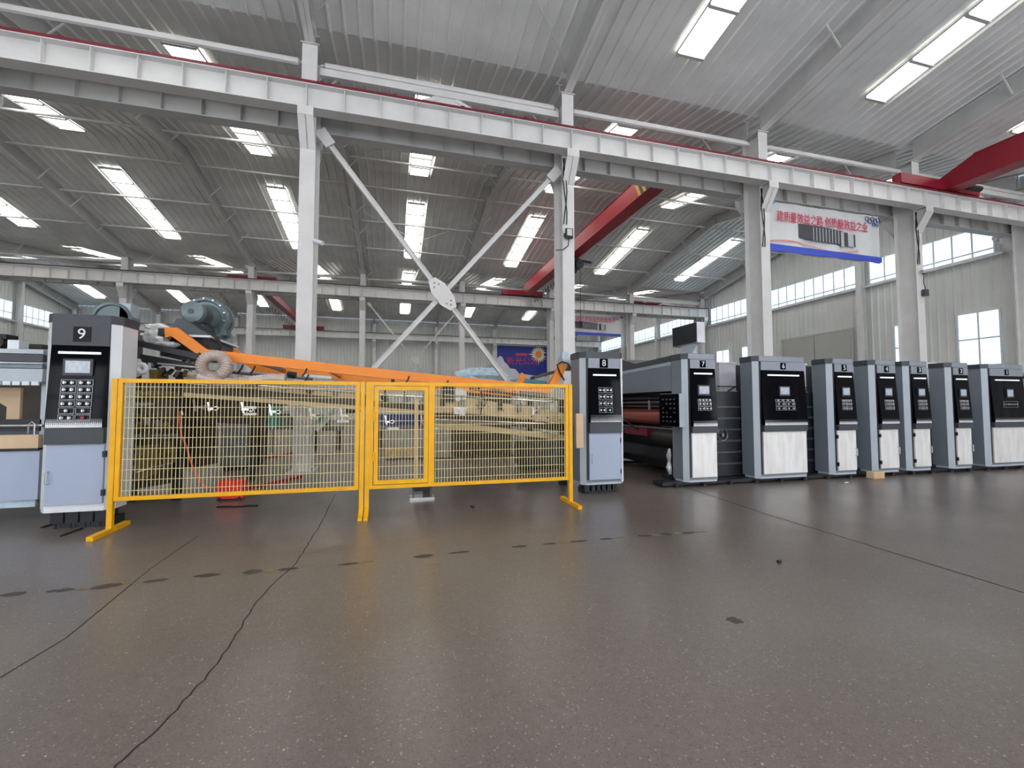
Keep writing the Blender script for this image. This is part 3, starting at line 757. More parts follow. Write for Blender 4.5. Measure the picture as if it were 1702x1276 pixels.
# ================================================================== control cabinets
knob_me = shared('knob', MB().cyl((0, -.022, 0), (0, 0, 0), .017, 10).box(-.005, .005, -.034, -.022, -.016, .016), M['knob'])
redknob_me = shared('knob', MB().cyl((0, -.02, 0), (0, 0, 0), .02, 10), M['red_btn'])
def outline(x, z, w, h, y, t=.006):
    m = MB()
    m.box(x - w/2, x + w/2, y - .01, y, z + h/2 - t, z + h/2).box(x - w/2, x + w/2, y - .01, y, z - h/2, z - h/2 + t)
    m.box(x - w/2, x - w/2 + t, y - .01, y, z - h/2 + t, z + h/2 - t).box(x + w/2 - t, x + w/2, y - .01, y, z - h/2 + t, z + h/2 - t)
    return m
def cabinet(num, x0, x1, yc, depth, z0, zt, label, st):
    c = thing('control_cabinet', label, 'cabinet', ((x0+x1)/2, yc + depth/2, 0), 'numbered control cabinets of the press line')
    ch = .075; xa, xb = x0 + ch, x1 - ch; zc = zt - .10
    zl = st['levels']       # header bottom, panel bottom, band bottom, door bottom
    plan = [(x0, yc + ch), (xa, yc), (xb, yc), (x1, yc + ch), (x1, yc + depth), (x0, yc + depth)]
    obj('body', MB().prism(plan, 'z', z0, zc), st['side'], c)
    for (p, q) in (((x0, yc + ch), (xa, yc)), ((x1, yc + ch), (xb, yc))):
        d = Vector((q[0]-p[0], q[1]-p[1])).normalized(); n = Vector((d.y, -d.x)); n = n if n.y < 0 else -n
        poly = [(p[0], p[1]), (q[0], q[1]), (q[0] + n.x*.006, q[1] + n.y*.006), (p[0] + n.x*.006, p[1] + n.y*.006)]
        obj('corner_trim', MB().prism(poly, 'z', z0, zc), st['edge'], c)
    e = .012
    plan2 = [(x0 - e, yc + ch), (xa, yc - e), (xb, yc - e), (x1 + e, yc + ch), (x1 + e, yc + depth), (x0 - e, yc + depth)]
    obj('top_cap', MB().prism(plan2, 'z', zc, zt), M['cab_dark'] if not st.get('purple') else M['cab_purple'], c)
    if st.get('capfront'): obj('cap_front', MB().box(xa, xb, yc - e - .006, yc - e, zc + .004, zt - .004), M['header'], c)
    # front, from the top down
    f = yc - .002; rv = st.get('reveal', .035)
    obj('reveal', MB().box(xa, xa + rv, f - .004, f, zl[3], zc), M['machine_black'], c)
    fx0, fx1 = xa + rv, xb
    obj('header', MB().box(fx0, fx1, f - .018, f, zl[0], zc - .004), M['header'] if not st.get('purple') else M['cab_purple'], c)
    nx = fx0 + (fx1 - fx0) * st.get('nx', .5); nz = (zl[0] + zc)/2; ns = st.get('ns', .115)
    npl = obj('number_plate', MB().box(nx - ns/2, nx + ns/2, f - .026, f - .018, nz - ns*.52, nz + ns*.52), M['gloss_black'], c)
    lettering('numeral', str(num), ns*1.02, (nx, f - .030, nz - .002), M['letter_white'], npl)
    tilt = .055
    def face(z):  # front surface of the tilted console panel at height z
        t = (zl[0] - z) / (zl[0] - zl[1]); return f - .012 - tilt * t
    pan = obj('console_panel', MB().prism([(f, zl[0]), (face(zl[0]), zl[0]), (face(zl[1]), zl[1]), (f, zl[1])], 'x', fx0, fx1), M['gloss_black'], c)
    zd = zl[1] + st.get('dots', .09); mg = .012
    obj('dot_screen', MB().prism([(face(zd), zd), (face(zd) - .004, zd), (face(zl[1] + .005) - .004, zl[1] + .005), (face(zl[1] + .005), zl[1] + .005)], 'x', fx0 + mg, fx1 - mg), M['dots'], c)
    W_ = fx1 - fx0; mx = (fx0 + fx1)/2
    lz = zl[0] - st.get('led', .085)
    obj('light_bar', MB().box(mx - W_*.36, mx + W_*.36, face(lz) - .018, face(lz) + .01, lz - .013, lz + .013), M['ledbar'], c)
    if st.get('hmi'):
        hx, hz, hw, hh = st['hmi']; hx = mx + hx
        hm = obj('touch_screen', MB().box(hx - hw/2, hx + hw/2, face(hz) - .022, face(hz) + .03, hz - hh/2, hz + hh/2), M['bezel'], c)
        obj('glass', MB().box(hx - hw*.41, hx + hw*.41, face(hz) - .026, face(hz) - .0225, hz - hh*.34, hz + hh*.38), M['screen'], hm)
    for (bx, bz, bw, bh, nk) in st['boxes']:
        yy = face(bz + bh/2) + .004
        bo = obj('button_box', outline(mx + bx, bz, bw, bh, face(bz) - .002), M['outline'], c)
        for k in range(abs(nk)):
            piece('knob', redknob_me if nk < 0 else knob_me, (mx + bx + (k - (abs(nk)-1)/2) * bw*.5 if abs(nk) < 3 else mx + bx + (k - (abs(nk)-1)/2) * bw/abs(nk), face(bz) - .001, bz), bo)
    obj('band', MB().box(fx0, fx1, f - .06, f, zl[2], zl[1] - .002), M['cab_dark'], c)
    d = obj('door', MB().box(fx0 + .006, fx1 - .004, f - .026, f, zl[3], zl[2] - .004), st['door'], c)
    hl = st.get('handle')
    if hl is not None:
        hx = fx0 + (fx1-fx0)*hl; hz = zl[3] + (zl[2]-zl[3])*.45
        obj('handle', MB().tube([(hx, f - .024, hz + .07), (hx, f - .065, hz + .065), (hx, f - .065, hz - .065), (hx, f - .024, hz - .07)], .009, 6), M['chrome'], d)
        ex = fx1 - .002 if hl < .5 else fx0 + .004
        for hz in (zl[3] + .12, zl[2] - .12):
            obj('hinge', MB().box(ex - .014, ex + .016, f - .036, f, hz - .035, hz + .035), M['hinge'], d)
    obj('bottom_lip', MB().prism([(x0, yc + ch), (xa, yc - .006), (xb, yc - .006), (x1, yc + ch), (x1, yc + .3), (x0, yc + .3)], 'z', z0 - .035, z0), st['edge'], c)
    if st.get('edge_r'):
        obj('edge_strip', MB().box(fx1 - .004, fx1 + .02, f - .05, f, zl[3] - .04, zc), M['cab_white'], c)
    # feet
    zb = z0 - .035
    if num < 8: return c
    ft = MB().box(x0 + .1, x1 - .05, yc + .12, yc + depth - .02, 0, zb * .45)
    for i in range(st.get('feet', 3)):
        xx = x0 + .14 + (x1 - x0 - .28) * i / max(1, st.get('feet', 3) - 1)
        ft.cyl((xx, yc + .14, 0), (xx, yc + .14, zb), .035, 8); ft.cyl((xx, yc + depth - .06, 0), (xx, yc + depth - .06, zb), .035, 8)
        ft.box(xx - .06, xx + .06, yc + .09, yc + .12, zb*.3, zb*.9)
    obj('base', ft, M['machine_black'], c)
    return c
# cabinet 9
b9 = []
for i in range(6):
    z = 1.655 - i * .079
    b9.append((-.078, z, .145, .07, 1 if i == 4 else 2)); b9.append((.078, z, .145, .07, -1 if i == 5 else (1 if i == 4 else 2)))
cabinet(9, -3.80, -3.10, 6.15, .40, .24, 2.44, 'charcoal-topped control cabinet marked 9 with pale blue door, at the left end of the fence',
        dict(levels=(2.08, 1.145, .965, .29), side=M['cab_white'], edge=M['cab_white'], purple=True, reveal=.004, nx=.52, ns=.165, led=.085, dots=.10,  # white sides: the bright shine of steel is put into the colour
             hmi=(.0, 1.83, .28, .19), boxes=b9, door=M['cab_blue'], handle=.07, feet=4))
b8 = []
for i in range(4):
    z = 1.64 - i * .105
    b8.append((-.062, z, .112, .085, 2)); b8.append((.062, z, .112, .085, 1 if i == 3 else 2))
cabinet(8, 2.86, 3.60, 6.45, .42, .19, 2.25, 'grey control cabinet marked 8 with pale blue door, at the right end of the fence',
        dict(levels=(1.99, 1.13, .965, .235), side=M['cab_grey'], edge=M['cab_edge'], nx=.48, ns=.14, led=.11, dots=.12, boxes=b8, door=M['cab_blue'], handle=.09, edge_r=True, feet=6))
std = [(-.005, 1.49, .27, .04, 4), (-.07, 1.425, .13, .07, 2), (.07, 1.425, .13, .07, 2), (-.07, 1.345, .13, .07, 2), (.07, 1.345, .13, .07, 2)]
small = [(0, 1.49, .24, .04, 4), (-.06, 1.425, .115, .07, 2), (.06, 1.425, .115, .07, 2), (-.06, 1.345, .115, .07, 2), (.06, 1.345, .115, .07, 2)]
S7 = dict(levels=(2.04, 1.035, .925, .165), side=M['cab_grey'], edge=M['cab_edge'], capfront=True, ns=.115, led=.09, dots=.10, hmi=(-.01, 1.66, .24, .18), boxes=std, door=M['stainless'])
cabinet(7, 4.84, 5.53, 6.60, .36, .118, 2.30, 'grey control cabinet marked 7 with a monitor on top and stainless door', dict(S7))
cabinet(6, 6.33, 7.50, 6.60, .36, .118, 2.30, 'wide control cabinet marked 6 with mirror-black console and large stainless door', dict(S7, boxes=[(b[0]*1.6, b[1], b[2]*1.6, b[3], b[4]) for b in std]))
for num, a, b, lb in ((5, 8.05, 8.70, 'narrow control cabinet marked 5 next to the wide cabinet marked 6'),
                      (4, 9.13, 9.80, 'narrow control cabinet marked 4 standing behind a small wooden block'),
                      (3, 10.05, 10.68, 'narrow control cabinet marked 3 between cabinets four and two'),
                      (2, 11.26, 11.88, 'narrow control cabinet marked 2 beside the last wide cabinet')):
    cabinet(num, a, b, 6.60, .36, .118, 2.30, lb, dict(S7, boxes=small, hmi=(-.01, 1.66, .2, .18), handle=.93, ns=.12))
cabinet(1, 12.37, 13.62, 6.60, .36, .118, 2.30, 'wide control cabinet marked 1 at the right edge of the picture',
        dict(S7, hmi=(.02, 1.66, .22, .2), boxes=[(.02, 1.42, .46, .13, 5)]))
cb = thing('wooden_block', 'small beige wooden block on the floor under cabinet 4', 'block', (9.3, 6.45, 0))
obj('block', MB().box(8.83, 9.10, 6.42, 6.56, .004, .13), M['card'], cb)
obj('edge_face', MB().box(8.84, 9.09, 6.415, 6.419, .015, .12), M['wood'], cb)

# side console and monitor on cabinet 7
sp = thing('side_console', 'slanted black push-button box with pale grey side, on the left of cabinet 7', 'console', (4.7, 6.7, 1.0))
zA, zB = 1.03, 1.60
obj('housing', MB().prism([(4.66, 6.50), (4.835, 6.585), (4.835, 6.95), (4.56, 6.90)], 'z', zA, zB), M['cab_edge'], sp)
fd = Vector((4.56 - 4.66, 6.90 - 6.50)).normalized(); fn = Vector((-fd.y, fd.x))
fp = obj('face_panel', MB().prism([(4.66, 6.50), (4.56, 6.90), (4.56 + fn.x*.02, 6.90 + fn.y*.02), (4.66 + fn.x*.02, 6.50 + fn.y*.02)], 'z', zA + .005, zB - .005), M['gloss_black'], sp)
kb = shared('knob', MB().cyl((0, 0, 0), (-.02, 0, 0), .013, 8), M['dull_metal'])
for j in range(6):
    for i in range(4):
        if (i + j) % 5 == 4: continue
        q = Vector((4.66, 6.50)) + fd * (.08 + .08*i) + fn * .02
        piece('knob', kb, (q.x, q.y, zB - .1 - j*.075), fp, (0, 0, math.atan2(fd.y, fd.x) - math.pi/2))
mo = thing('monitor', 'black-screened monitor on a bracket above cabinet 7', 'monitor', (5.25, 7.0, 2.3))
obj('casing', MB().box(5.18, 5.34, 6.68, 7.38, 2.51, 2.88), M['lilac'], mo)
obj('screen', MB().box(5.165, 5.18, 6.69, 7.37, 2.52, 2.87), M['monitor'], mo)
obj('stand', MB().box(5.2, 5.30, 6.85, 7.0, 2.30, 2.51).prism([(6.72, 2.49), (6.85, 2.35), (6.85, 2.51)], 'x', 5.2, 5.215).prism([(7.0, 2.35), (7.2, 2.51), (7.0, 2.51)], 'x', 5.2, 5.215), M['cab_edge'], mo)

# ================================================================== dryer hood and the press units behind the cabinets
hd = thing('dryer_unit', 'long grey hood with open lower half and copper roller between cabinets eight and seven', 'machine', (5.2, 8.4, 0))
hx0, hx1 = 4.86, 5.50
obj('hood', MB().prism([(7.0, 1.66), (9.95, 1.66), (9.95, 2.2), (7.0, 2.2)], 'x', hx0, hx1), M['cab_grey'], hd)
obj('parapet', MB().prism([(7.0, 2.19), (9.95, 2.12), (9.95, 2.42), (8.75, 2.40), (8.2, 2.26), (7.0, 2.3)], 'x', hx0 - .012, hx1), M['cab_dark'], hd)
obj('top_edge', MB().prism([(7.0, 2.13), (9.95, 2.06), (9.95, 2.12), (7.0, 2.19)], 'x', hx0 - .006, hx0), M['cab_edge'], hd)
obj('roller', MB().cyl((5.25, 7.05, 1.17), (5.25, 9.8, 1.17), .17, 24), M['copper'], hd, smooth=True, label='copper-red printing roller')
for z, x, r in ((1.46, 5.05, .02), (1.38, 5.12, .015), (1.55, 5.15, .03), (.95, 5.05, .02), (.86, 5.2, .05)):
    obj('rod', MB().cyl((x, 7.02, z), (x, 9.8, z), r, 8), M['dull_metal'], hd, smooth=True)
obj('red_guard', MB().box(4.98, 5.2, 8.0, 8.9, .78, .93), M['rail_red'], hd)
obj('brush_drum', MB().cyl((5.2, 7.1, .78), (5.2, 8.0, .78), .16, 14), M['machine_dark'], hd, smooth=True)
obj('inner_wall', MB().box(5.42, 5.5, 7.0, 9.9, .12, 1.66), M['machine_black'], hd)
obj('lower_beam', MB().prism([(7.0, .40), (9.9, .36), (9.9, .60), (7.0, .58)], 'x', 4.95, 5.05), M['machine_black'], hd)
obj('side_frame', MB().box(5.0, 5.5, 7.0, 7.03, .085, 1.66), M['machine_black'], hd)
obj('side_frame', MB().box(4.86, 5.5, 9.85, 9.95, .085, 2.1), M['machine_black'], hd)
obj('hydraulic_hose', MB().tube([(4.94, 9.3, 1.3), (4.9, 8.9, 1.15), (4.9, 8.5, .98), (4.95, 8.3, .9)], .02, 6), M['rubber'], hd, smooth=True)
obj('clamp', MB().box(4.98, 5.02, 7.9, 7.95, 1.3, 1.5), M['chrome'], hd)
obj('film_wrap', MB().tube([(4.84, 7.06, .62), (4.83, 7.06, .5), (4.85, 7.08, .38), (4.83, 7.06, .28), (4.85, 7.06, .16)], [.02, .05, .03, .055, .03], 6), M['foil'], hd, smooth=True)
obj('foot', MB().box(4.76, 4.90, 7.02, 7.2, .085, .16), M['machine_black'], hd)
br = thing('base_rail', 'long black base rail with levelling feet under the press line', 'rail', (9, 6.75, 0))
obj('rail', MB().box(4.45, 13.7, 6.70, 7.0, .022, .078), M['machine_black'], br)
obj('rail', MB().box(4.45, 13.9, 9.5, 9.75, .022, .078), M['machine_black'], br)
lf = shared('levelling_foot', MB().cyl((0, 0, 0), (0, 0, .04), .045, 8).cyl((0, 0, .04), (0, 0, .078), .014, 6), M['machine_black'])
x = 4.7
while x < 13.9:
    piece('levelling_foot', lf, (x, 6.66, 0), br); x += .55
def press_unit(x0, x1, label, wx):
    u = thing('press_unit', label, 'machine', ((x0+x1)/2, 8.4, 0), 'black press units behind the cabinets')
    for y in (7.02, 9.6):
        obj('side_frame', MB().box(x0, x1, y, y + .06, .085, 1.60), M['machine_black'], u)
    for i, (z, r) in enumerate(((.35, .09), (.62, .12), (.98, .14), (1.3, .08))):
        obj('roller', MB().cyl(((x0+x1)/2, 7.08, z), ((x0+x1)/2, 9.6, z), r, 14), M['dull_metal'] if i != 2 else M['machine_dark'], u, smooth=True)
    for i in range(6):
        z = .3 + i*.21
        obj('cross_bar', MB().box(x0 + .03, x1 - .03, 6.985, 7.02, z, z + .035), M['motor'], u)
    obj('hand_wheel', MB().tube([(wx + .11*math.cos(k*.4488), 6.99, .85 + .11*math.sin(k*.4488)) for k in range(14)], .012, 5, closed=True).cyl((wx, 6.975, .85), (wx, 7.02, .85), .03, 8), M['dull_metal'], u, smooth=True)
    obj('top_beam', MB().box(x0, x1, 7.02, 9.66, 1.60, 1.66), M['machine_black'], u)
    return u
gaps = [(5.60, 7.0, 5.93, 'between cabinets seven and six'), (7.05, 8.8, 7.78, 'between cabinets six and five'), (8.85, 9.7, 8.92, 'between cabinets five and four'),
        (9.75, 10.6, 9.92, 'between cabinets four and three'), (10.65, 11.8, 10.97, 'between cabinets three and two'), (11.85, 13.3, 12.12, 'between cabinets two and one'), (13.72, 14.5, 14.1, 'beyond the last wide cabinet')]
for i, (a, b, wx, lb) in enumerate(gaps):
    press_unit(a, b, 'black press unit ' + lb, wx)
# ducts and covers standing on the press units
def top_unit(x0, x1, y0, y1, z0, z1, label, m_):
    t = thing('air_duct', label, 'duct', ((x0+x1)/2, (y0+y1)/2, z0), 'pale ducts standing on the press units')
    obj('casing', MB().box(x0, x1, y0, y1, z0, z1), m_, t)
    for zz in (z0, z1 - .03): obj('flange', MB().box(x0 - .02, x1 + .02, y0 - .02, y1 + .02, zz, zz + .03), m_, t)
    obj('back_post', MB().box(x1 + .04, x1 + .22, y0 + .05, y1, z0, z1 - .05), M['machine_black'], t)
    obj('stay', MB().bar((x0 - .1, y0 - .06, z0 + .12), (x1 + .2, y0 - .06, z0 + .12), .02, .02).bar((x0 + .15, y0 - .06, z0 + .03), (x0 + .35, y0 - .06, z0 + .12), .02, .02), M['machine_black'], t)
top_unit(6.40, 6.80, 7.6, 8.4, 1.66, 2.28, 'pale lilac duct on the press unit between cabinets seven and six', M['lilac'])
top_unit(8.35, 8.62, 7.6, 8.4, 1.66, 2.3, 'pale duct rising between cabinets six and five', M['lilac'])
top_unit(9.80, 10.08, 7.6, 8.4, 1.66, 2.3, 'pale duct rising between cabinets five and four', M['lilac'])
top_unit(12.0, 12.38, 7.6, 8.4, 1.66, 2.3, 'pale duct rising between cabinets three and two', M['lilac'])
def cover(x, y, label):
    t = thing('cloth_cover', label, 'cover', (x, y, 1.66))
    m = MB(); n = 10; vs = []
    for i in range(n + 1):
        for j in range(n + 1):
            a, b = i/n*2 - 1, j/n*2 - 1
            vs.append((x + a*.9, y + b*.5, 1.662 + 1.02*max(0, (1 - a**4)*(1 - b**4))**.5 * (.85 + .12*math.sin(i*1.7)*math.cos(j*1.3))))
    m.add(vs, [(i*(n+1)+j, (i+1)*(n+1)+j, (i+1)*(n+1)+j+1, i*(n+1)+j+1) for i in range(n) for j in range(n)])
    obj('sheet', m, M['cab_white'], t, smooth=True)
    obj('vent_hole', MB().cyl((x - .55, y - .46, 2.30), (x - .55, y - .40, 2.30), .05, 10).cyl((x - .38, y - .46, 2.30), (x - .38, y - .40, 2.30), .05, 10), M['black'], t)
cover(14.1, 8.9, 'pale rounded cover behind cabinets 2 and 1')
rd = thing('feeder_part', 'red and pink feeder parts at the far right edge beside cabinet 1', 'machine', (14.0, 7.0, 0))
obj('frame', MB().box(13.8, 14.5, 6.78, 6.93, .0, 2.15), M['cab_grey'], rd)
obj('red_cover', MB().box(13.75, 14.4, 6.66, 6.78, 1.2, 1.75), M['crane_red2'], rd)
obj('hose', MB().tube([(13.85, 6.76, 2.0), (14.0, 6.72, 2.1), (14.2, 6.76, 2.0)], .025, 6), M['rubber'], rd)

# ================================================================== yellow safety fence
FY = 5.95
def fence_frame(t, name, x0, x1, z0, z1, w=.045, y=FY, mt=None):
    m = MB()
    m.box(x0, x0 + w, y - .02, y + .02, z0, z1).box(x1 - w, x1, y - .02, y + .02, z0, z1)
    m.box(x0 + w, x1 - w, y - .02, y + .02, z0, z0 + w).box(x0 + w, x1 - w, y - .02, y + .02, z1 - w, z1)
    return obj(name, m, mt or M['yellow'], t)
def wires(t, x0, x1, z0, z1, y=FY):
    m = MB(); x = x0 + .02; r = .0028
    while x < x1:
        m.box(x - r, x + r, y - r, y + r, z0, z1); x += .0395
    z = z0 + .06
    while z < z1:
        m.box(x0, x1, y + r, y + 3*r, z - r, z + r); z += .1165
    o = obj('wire_mesh', m, M['wire'], t); o['kind'] = 'stuff'; return o
def post(t, x, y, ztop, foot):
    p = obj('post', MB().box(x - .026, x + .026, y - .026, y + .026, .0, ztop), M['yellow'], t)
    if foot == 'bar':
        obj('foot_bar', MB().box(x - .03, x + .03, y - .34, y - .03, .0, .045).box(x - .03, x + .03, y + .03, y + .34, 0, .045), M['yellow'], p)
    else:
        obj('foot_bar', MB().prism([(y - .03, .0), (y - .03, .10), (y - .13, .045), (y - .22, .03), (y - .22, 0)], 'x', x - .026, x + .026), M['yellow'], p)
ZT, ZB = 1.70, .34
fa = thing('safety_fence', 'yellow steel mesh fence panel in front of cabinet 9 and the conveyor', 'fence', (-1.7, FY, 0), 'yellow mesh fence panels')
xa0, xa1 = at(198, 640, FY).x, at(599, 640, FY).x
post(fa, xa0 - .03, FY, ZT, 'bar'); post(fa, at(602.5, 700, FY).x, FY, ZT, 'toe')
fence_frame(fa, 'panel_frame', xa0, xa1 - .004, ZB, ZT); wires(fa, xa0 + .045, xa1 - .05, ZB + .045, ZT - .045)
fb = thing('safety_fence', 'yellow steel mesh fence panel with hinged gate, left of cabinet 8', 'fence', (1.0, FY, 0), 'yellow mesh fence panels')
xb0, xb1 = at(615, 640, FY).x, at(945, 640, FY).x
ga, gb = xb0 + .01, at(722, 700, FY).x
post(fb, at(611.5, 700, FY).x, FY, ZT, 'toe'); post(fb, xb1 + .02, FY, ZT, 'bar')
fence_frame(fb, 'panel_frame', xb0 + .004, xb1 - .012, ZB, ZT)
obj('gate_post', MB().box(gb - .075, gb, FY - .025, FY + .025, ZB + .045, ZT - .045), M['yellow'], fb)
gx0, gx1 = ga + .05, gb - .08
gt = fence_frame(fb, 'gate', gx0, gx1, ZB + .055, ZT - .055, .05)
obj('hinge', MB().cyl((gx0, FY - .035, ZB + .35), (gx0, FY - .035, ZB + .47), .012, 8), M['yellow'], gt)
obj('hinge', MB().cyl((gx0, FY - .035, ZT - .5), (gx0, FY - .035, ZT - .38), .012, 8), M['yellow'], gt)
gw = MB(); 
g = wires(fb, gx0 + .05, gx1 - .05, ZB + .1, ZT - .1); wires(fb, gb, xb1 - .05, ZB + .045, ZT - .045)

# ================================================================== conveyor between cabinets 9 and 8
YN, YF = 7.15, 9.35
cv = thing('sheet_conveyor', 'sloping sheet conveyor with orange arms behind the yellow fence', 'machine', (0, 8.2, 0))
def poly_plate(name, pts, y, th, m_, parent=None, smooth=False):
    pp = [at(u, v, y) for u, v in pts]
    return obj(name, MB().prism([(p.x, p.z) for p in pp], 'y', y, y + th), m_, parent or cv)
# main side beams (near one with a tan lower lip), the same pair on the far side
bn = [(305, 637), (716, 674), (716, 685), (305, 654)]
poly_plate('side_beam', bn, YN, .10, M['machine_dark'])
poly_plate('beam_lip', [(305, 652), (716, 683), (716, 690), (305, 659)], YN - .04, .14, M['tan'])
P0, P1 = at(305, 645, YN), at(716, 680, YN)
def conv(x): # height of the conveyor deck along x
    return P0.z + (P1.z - P0.z) * (x - P0.x) / (P1.x - P0.x)
obj('side_beam', MB().prism([(P0.x, P0.z - .09), (P1.x, P1.z - .06), (P1.x, P1.z + .06), (P0.x, P0.z + .09)], 'y', YF, YF + .1), M['machine_dark'], cv)
poly_plate('side_plate', [(716, 655), (800, 664), (946, 688), (946, 704), (800, 688), (716, 684)], YN, .05, M['tan'])
obj('side_plate', MB().prism([(1.0, .95), (3.0, 1.05), (3.0, 1.3), (1.0, 1.45)], 'y', YF, YF + .05), M['tan'], cv)
poly_plate('upper_rail', [(305, 622), (600, 652), (600, 664), (305, 636)], YN + .12, .06, M['tan'])
bolt = shared('bolt', MB().cyl((0, -.012, 0), (0, 0, 0), .014, 8), M['black'])
for u, v in ((740, 668), (770, 672), (812, 676), (836, 682), (862, 684), (884, 692), (910, 694), (930, 698), (760, 680)):
    p = at(u, v, YN); piece('bolt', bolt, (p.x, YN, p.z), cv)
def rod(name, a, b, r, m_, y0=YN - .06, y1=None, n=8):
    return obj(name, MB().cyl(at(*a, y0), at(*b, y1 or y0), r, n), m_, cv, smooth=True)
rod('rod', (430, 641), (603, 653), .014, M['chrome']); rod('rod', (723, 697), (905, 704), .014, M['chrome'])
rod('rod', (300, 611), (470, 628), .012, M['dull_metal']); rod('rod', (623, 656), (716, 660), .012, M['chrome'])
rod('rod', (723, 655), (920, 668), .014, M['chrome']); rod('rod', (780, 646), (930, 664), .02, M['dull_metal'])
rod('air_cylinder', (505, 624), (551, 628), .026, M['cab_white']); rod('rod', (386, 618), (520, 630), .02, M['dull_metal'])
rod('sensor', (478, 622), (492, 624), .05, M['black'])
poly_plate('lower_board', [(723, 704), (800, 707), (946, 724), (946, 733), (800, 716), (723, 714)], YN + .05, .04, M['tan'])
poly_plate('dark_slot', [(723, 686), (800, 690), (946, 706), (946, 718), (800, 702), (723, 697)], YN + .2, .04, M['machine_dark'])
poly_plate('film_bag', [(754, 676), (756, 688), (772, 690), (778, 677)], YN - .08, .05, M['foil'])
# rollers and belts across the machine
for i in range(13):
    x = -2.3 + i * .36
    obj('cross_roller', MB().cyl((x, YN + .1, conv(x) + .12), (x, YF, conv(x) + .12), .05, 10), M['dull_metal'] if i % 3 else M['machine_dark'], cv, smooth=True)
for i in range(6):
    y = YN + .35 + i * .34
    obj('belt', MB().bar((P0.x, y, P0.z + .2), (2.7, y, conv(2.7) + .2), .09, .02), M['cab_white'] if i % 2 else M['tan'], cv)
for i in range(4):
    x = -2.0 + i * 1.35
    obj('cross_tube', MB().bar((x, YN + .1, conv(x) - .12), (x, YF, conv(x) - .12), .1, .1), M['machine_dark'], cv)
poly_plate('underframe', [(300, 656), (436, 668), (436, 706), (300, 700)], 9.0, .05, M['machine_dark'])
poly_plate('underframe', [(305, 700), (360, 702), (360, 770), (305, 780)], 9.05, .05, M['machine_dark'])
# hanging clamps below the beam
for u, v, s_ in ((322, 664, 1), (346, 668, .8), (402, 668, 1), (515, 678, 1), (566, 678, 1.2), (448, 672, 1), (640, 690, .9), (700, 690, 1)):
    p = at(u, v, YN - .08)
    m = MB().bar(p, p + Vector((.03*s_, 0, -.16*s_)), .025, .025).bar(p + Vector((.0, 0, -.1)), p + Vector((.14*s_, 0, -.11*s_)), .02, .03).cyl(p + Vector((.12*s_, -.01, -.11*s_)), p + Vector((.12*s_, .05, -.11*s_)), .03, 8)
    obj('clamp', m, M['chrome'] if u != 322 else M['dull_metal'], cv)
for u, v in ((404, 677), (404, 688), (560, 700), (644, 712), (710, 712)):
    p = at(u, v, YN - .05); obj('clamp_arm', MB().bar(p, p + Vector((.17, 0, 0)), .02, .035), M['cab_white'], cv)
for i in range(9):
    u = 640 + i * 32; v = 660 + i * 2.4; p = at(u, v, YN - .07)
    obj('valve', MB().box(p.x - .03, p.x + .03, p.y, p.y + .06, p.z - .07, p.z + .05).cyl(p + Vector((0, .0, .05)), p + Vector((0, 0, .12)), .012, 6), M['black'] if i % 3 == 0 else M['dull_metal'], cv)
p = at(886, 683, YN - .06); obj('white_fitting', MB().cyl(p + Vector((0, 0, -.06)), p + Vector((0, 0, .06)), .022, 8).bar(p, p + Vector((.1, 0, .02)), .015, .015), M['cab_white'], cv)
obj('hydraulic_hose', MB().tube([at(u, v, YN - .1) for u, v in ((792, 636), (798, 650), (803, 660), (808, 668), (804, 676), (796, 677), (792, 672))], .012, 6), M['cable_black'], cv, smooth=True)
obj('hydraulic_hose', MB().tube([at(u, v, YN - .1) for u, v in ((801, 668), (800, 680), (798, 692))], .008, 6), M['cable_black'], cv, smooth=True)
# motor drum with grey hose end, right of the gate
p = at(765, 656, YN - .02); obj('drum', MB().cyl(p, p + Vector((0, .5, 0)), .11, 14), M['cab_white'], cv, smooth=True)
p = at(748, 655, YN - .05); obj('gear_block', MB().box(p.x - .1, p.x + .08, p.y, p.y + .4, p.z - .12, p.z + .12), M['black'], cv)
# orange arms: a straight bar with both ends bent upwards
def arm(pts, y, h, name='orange_arm'):
    c = [at(u, v, y) for u, v in pts]; top, bot = [], []
    for i, p in enumerate(c):
        d = (c[min(i+1, len(c)-1)] - c[max(i-1, 0)]).normalized(); n = Vector((-d.z, 0, d.x))
        top.append((p.x + n.x*h/2, p.z + n.z*h/2)); bot.append((p.x - n.x*h/2, p.z - n.z*h/2))
    m = MB()
    for i in range(len(c) - 1):
        m.prism([bot[i], bot[i+1], top[i+1], top[i]], 'y', y, y + .09)
    return obj(name, m, M['orange'], cv)
arm([(273, 553), (289, 551), (340, 588), (600, 617), (760, 633), (912, 647), (926, 628), (937, 606)], 6.98, .135)
off = 9.3
pn = [at(u, v, 6.98) for u, v in ((273, 553), (289, 551), (340, 588), (600, 617), (760, 633), (912, 647), (926, 628), (937, 606))]
m = MB(); h = .135; top = []; bot = []
for i, p in enumerate(pn):
    d = (pn[min(i+1, len(pn)-1)] - pn[max(i-1, 0)]).normalized(); n = Vector((-d.z, 0, d.x))
    top.append((p.x + n.x*h/2, p.z + n.z*h/2)); bot.append((p.x - n.x*h/2, p.z - n.z*h/2))
for i in range(len(pn) - 1): m.prism([bot[i], bot[i+1], top[i+1], top[i]], 'y', off, off + .09)
obj('orange_arm', m, M['orange'], cv)
for u, v in ((332, 586), (404, 606), (424, 608), (510, 612), (513, 622), (680, 625), (745, 632)):
    p = at(u, v, 6.95)
    obj('cable_tie', MB().tube([p, p + Vector((-.02, -.01, -.06)), p + Vector((-.06, 0, -.12))], .012, 5), M['cable_black'], cv)
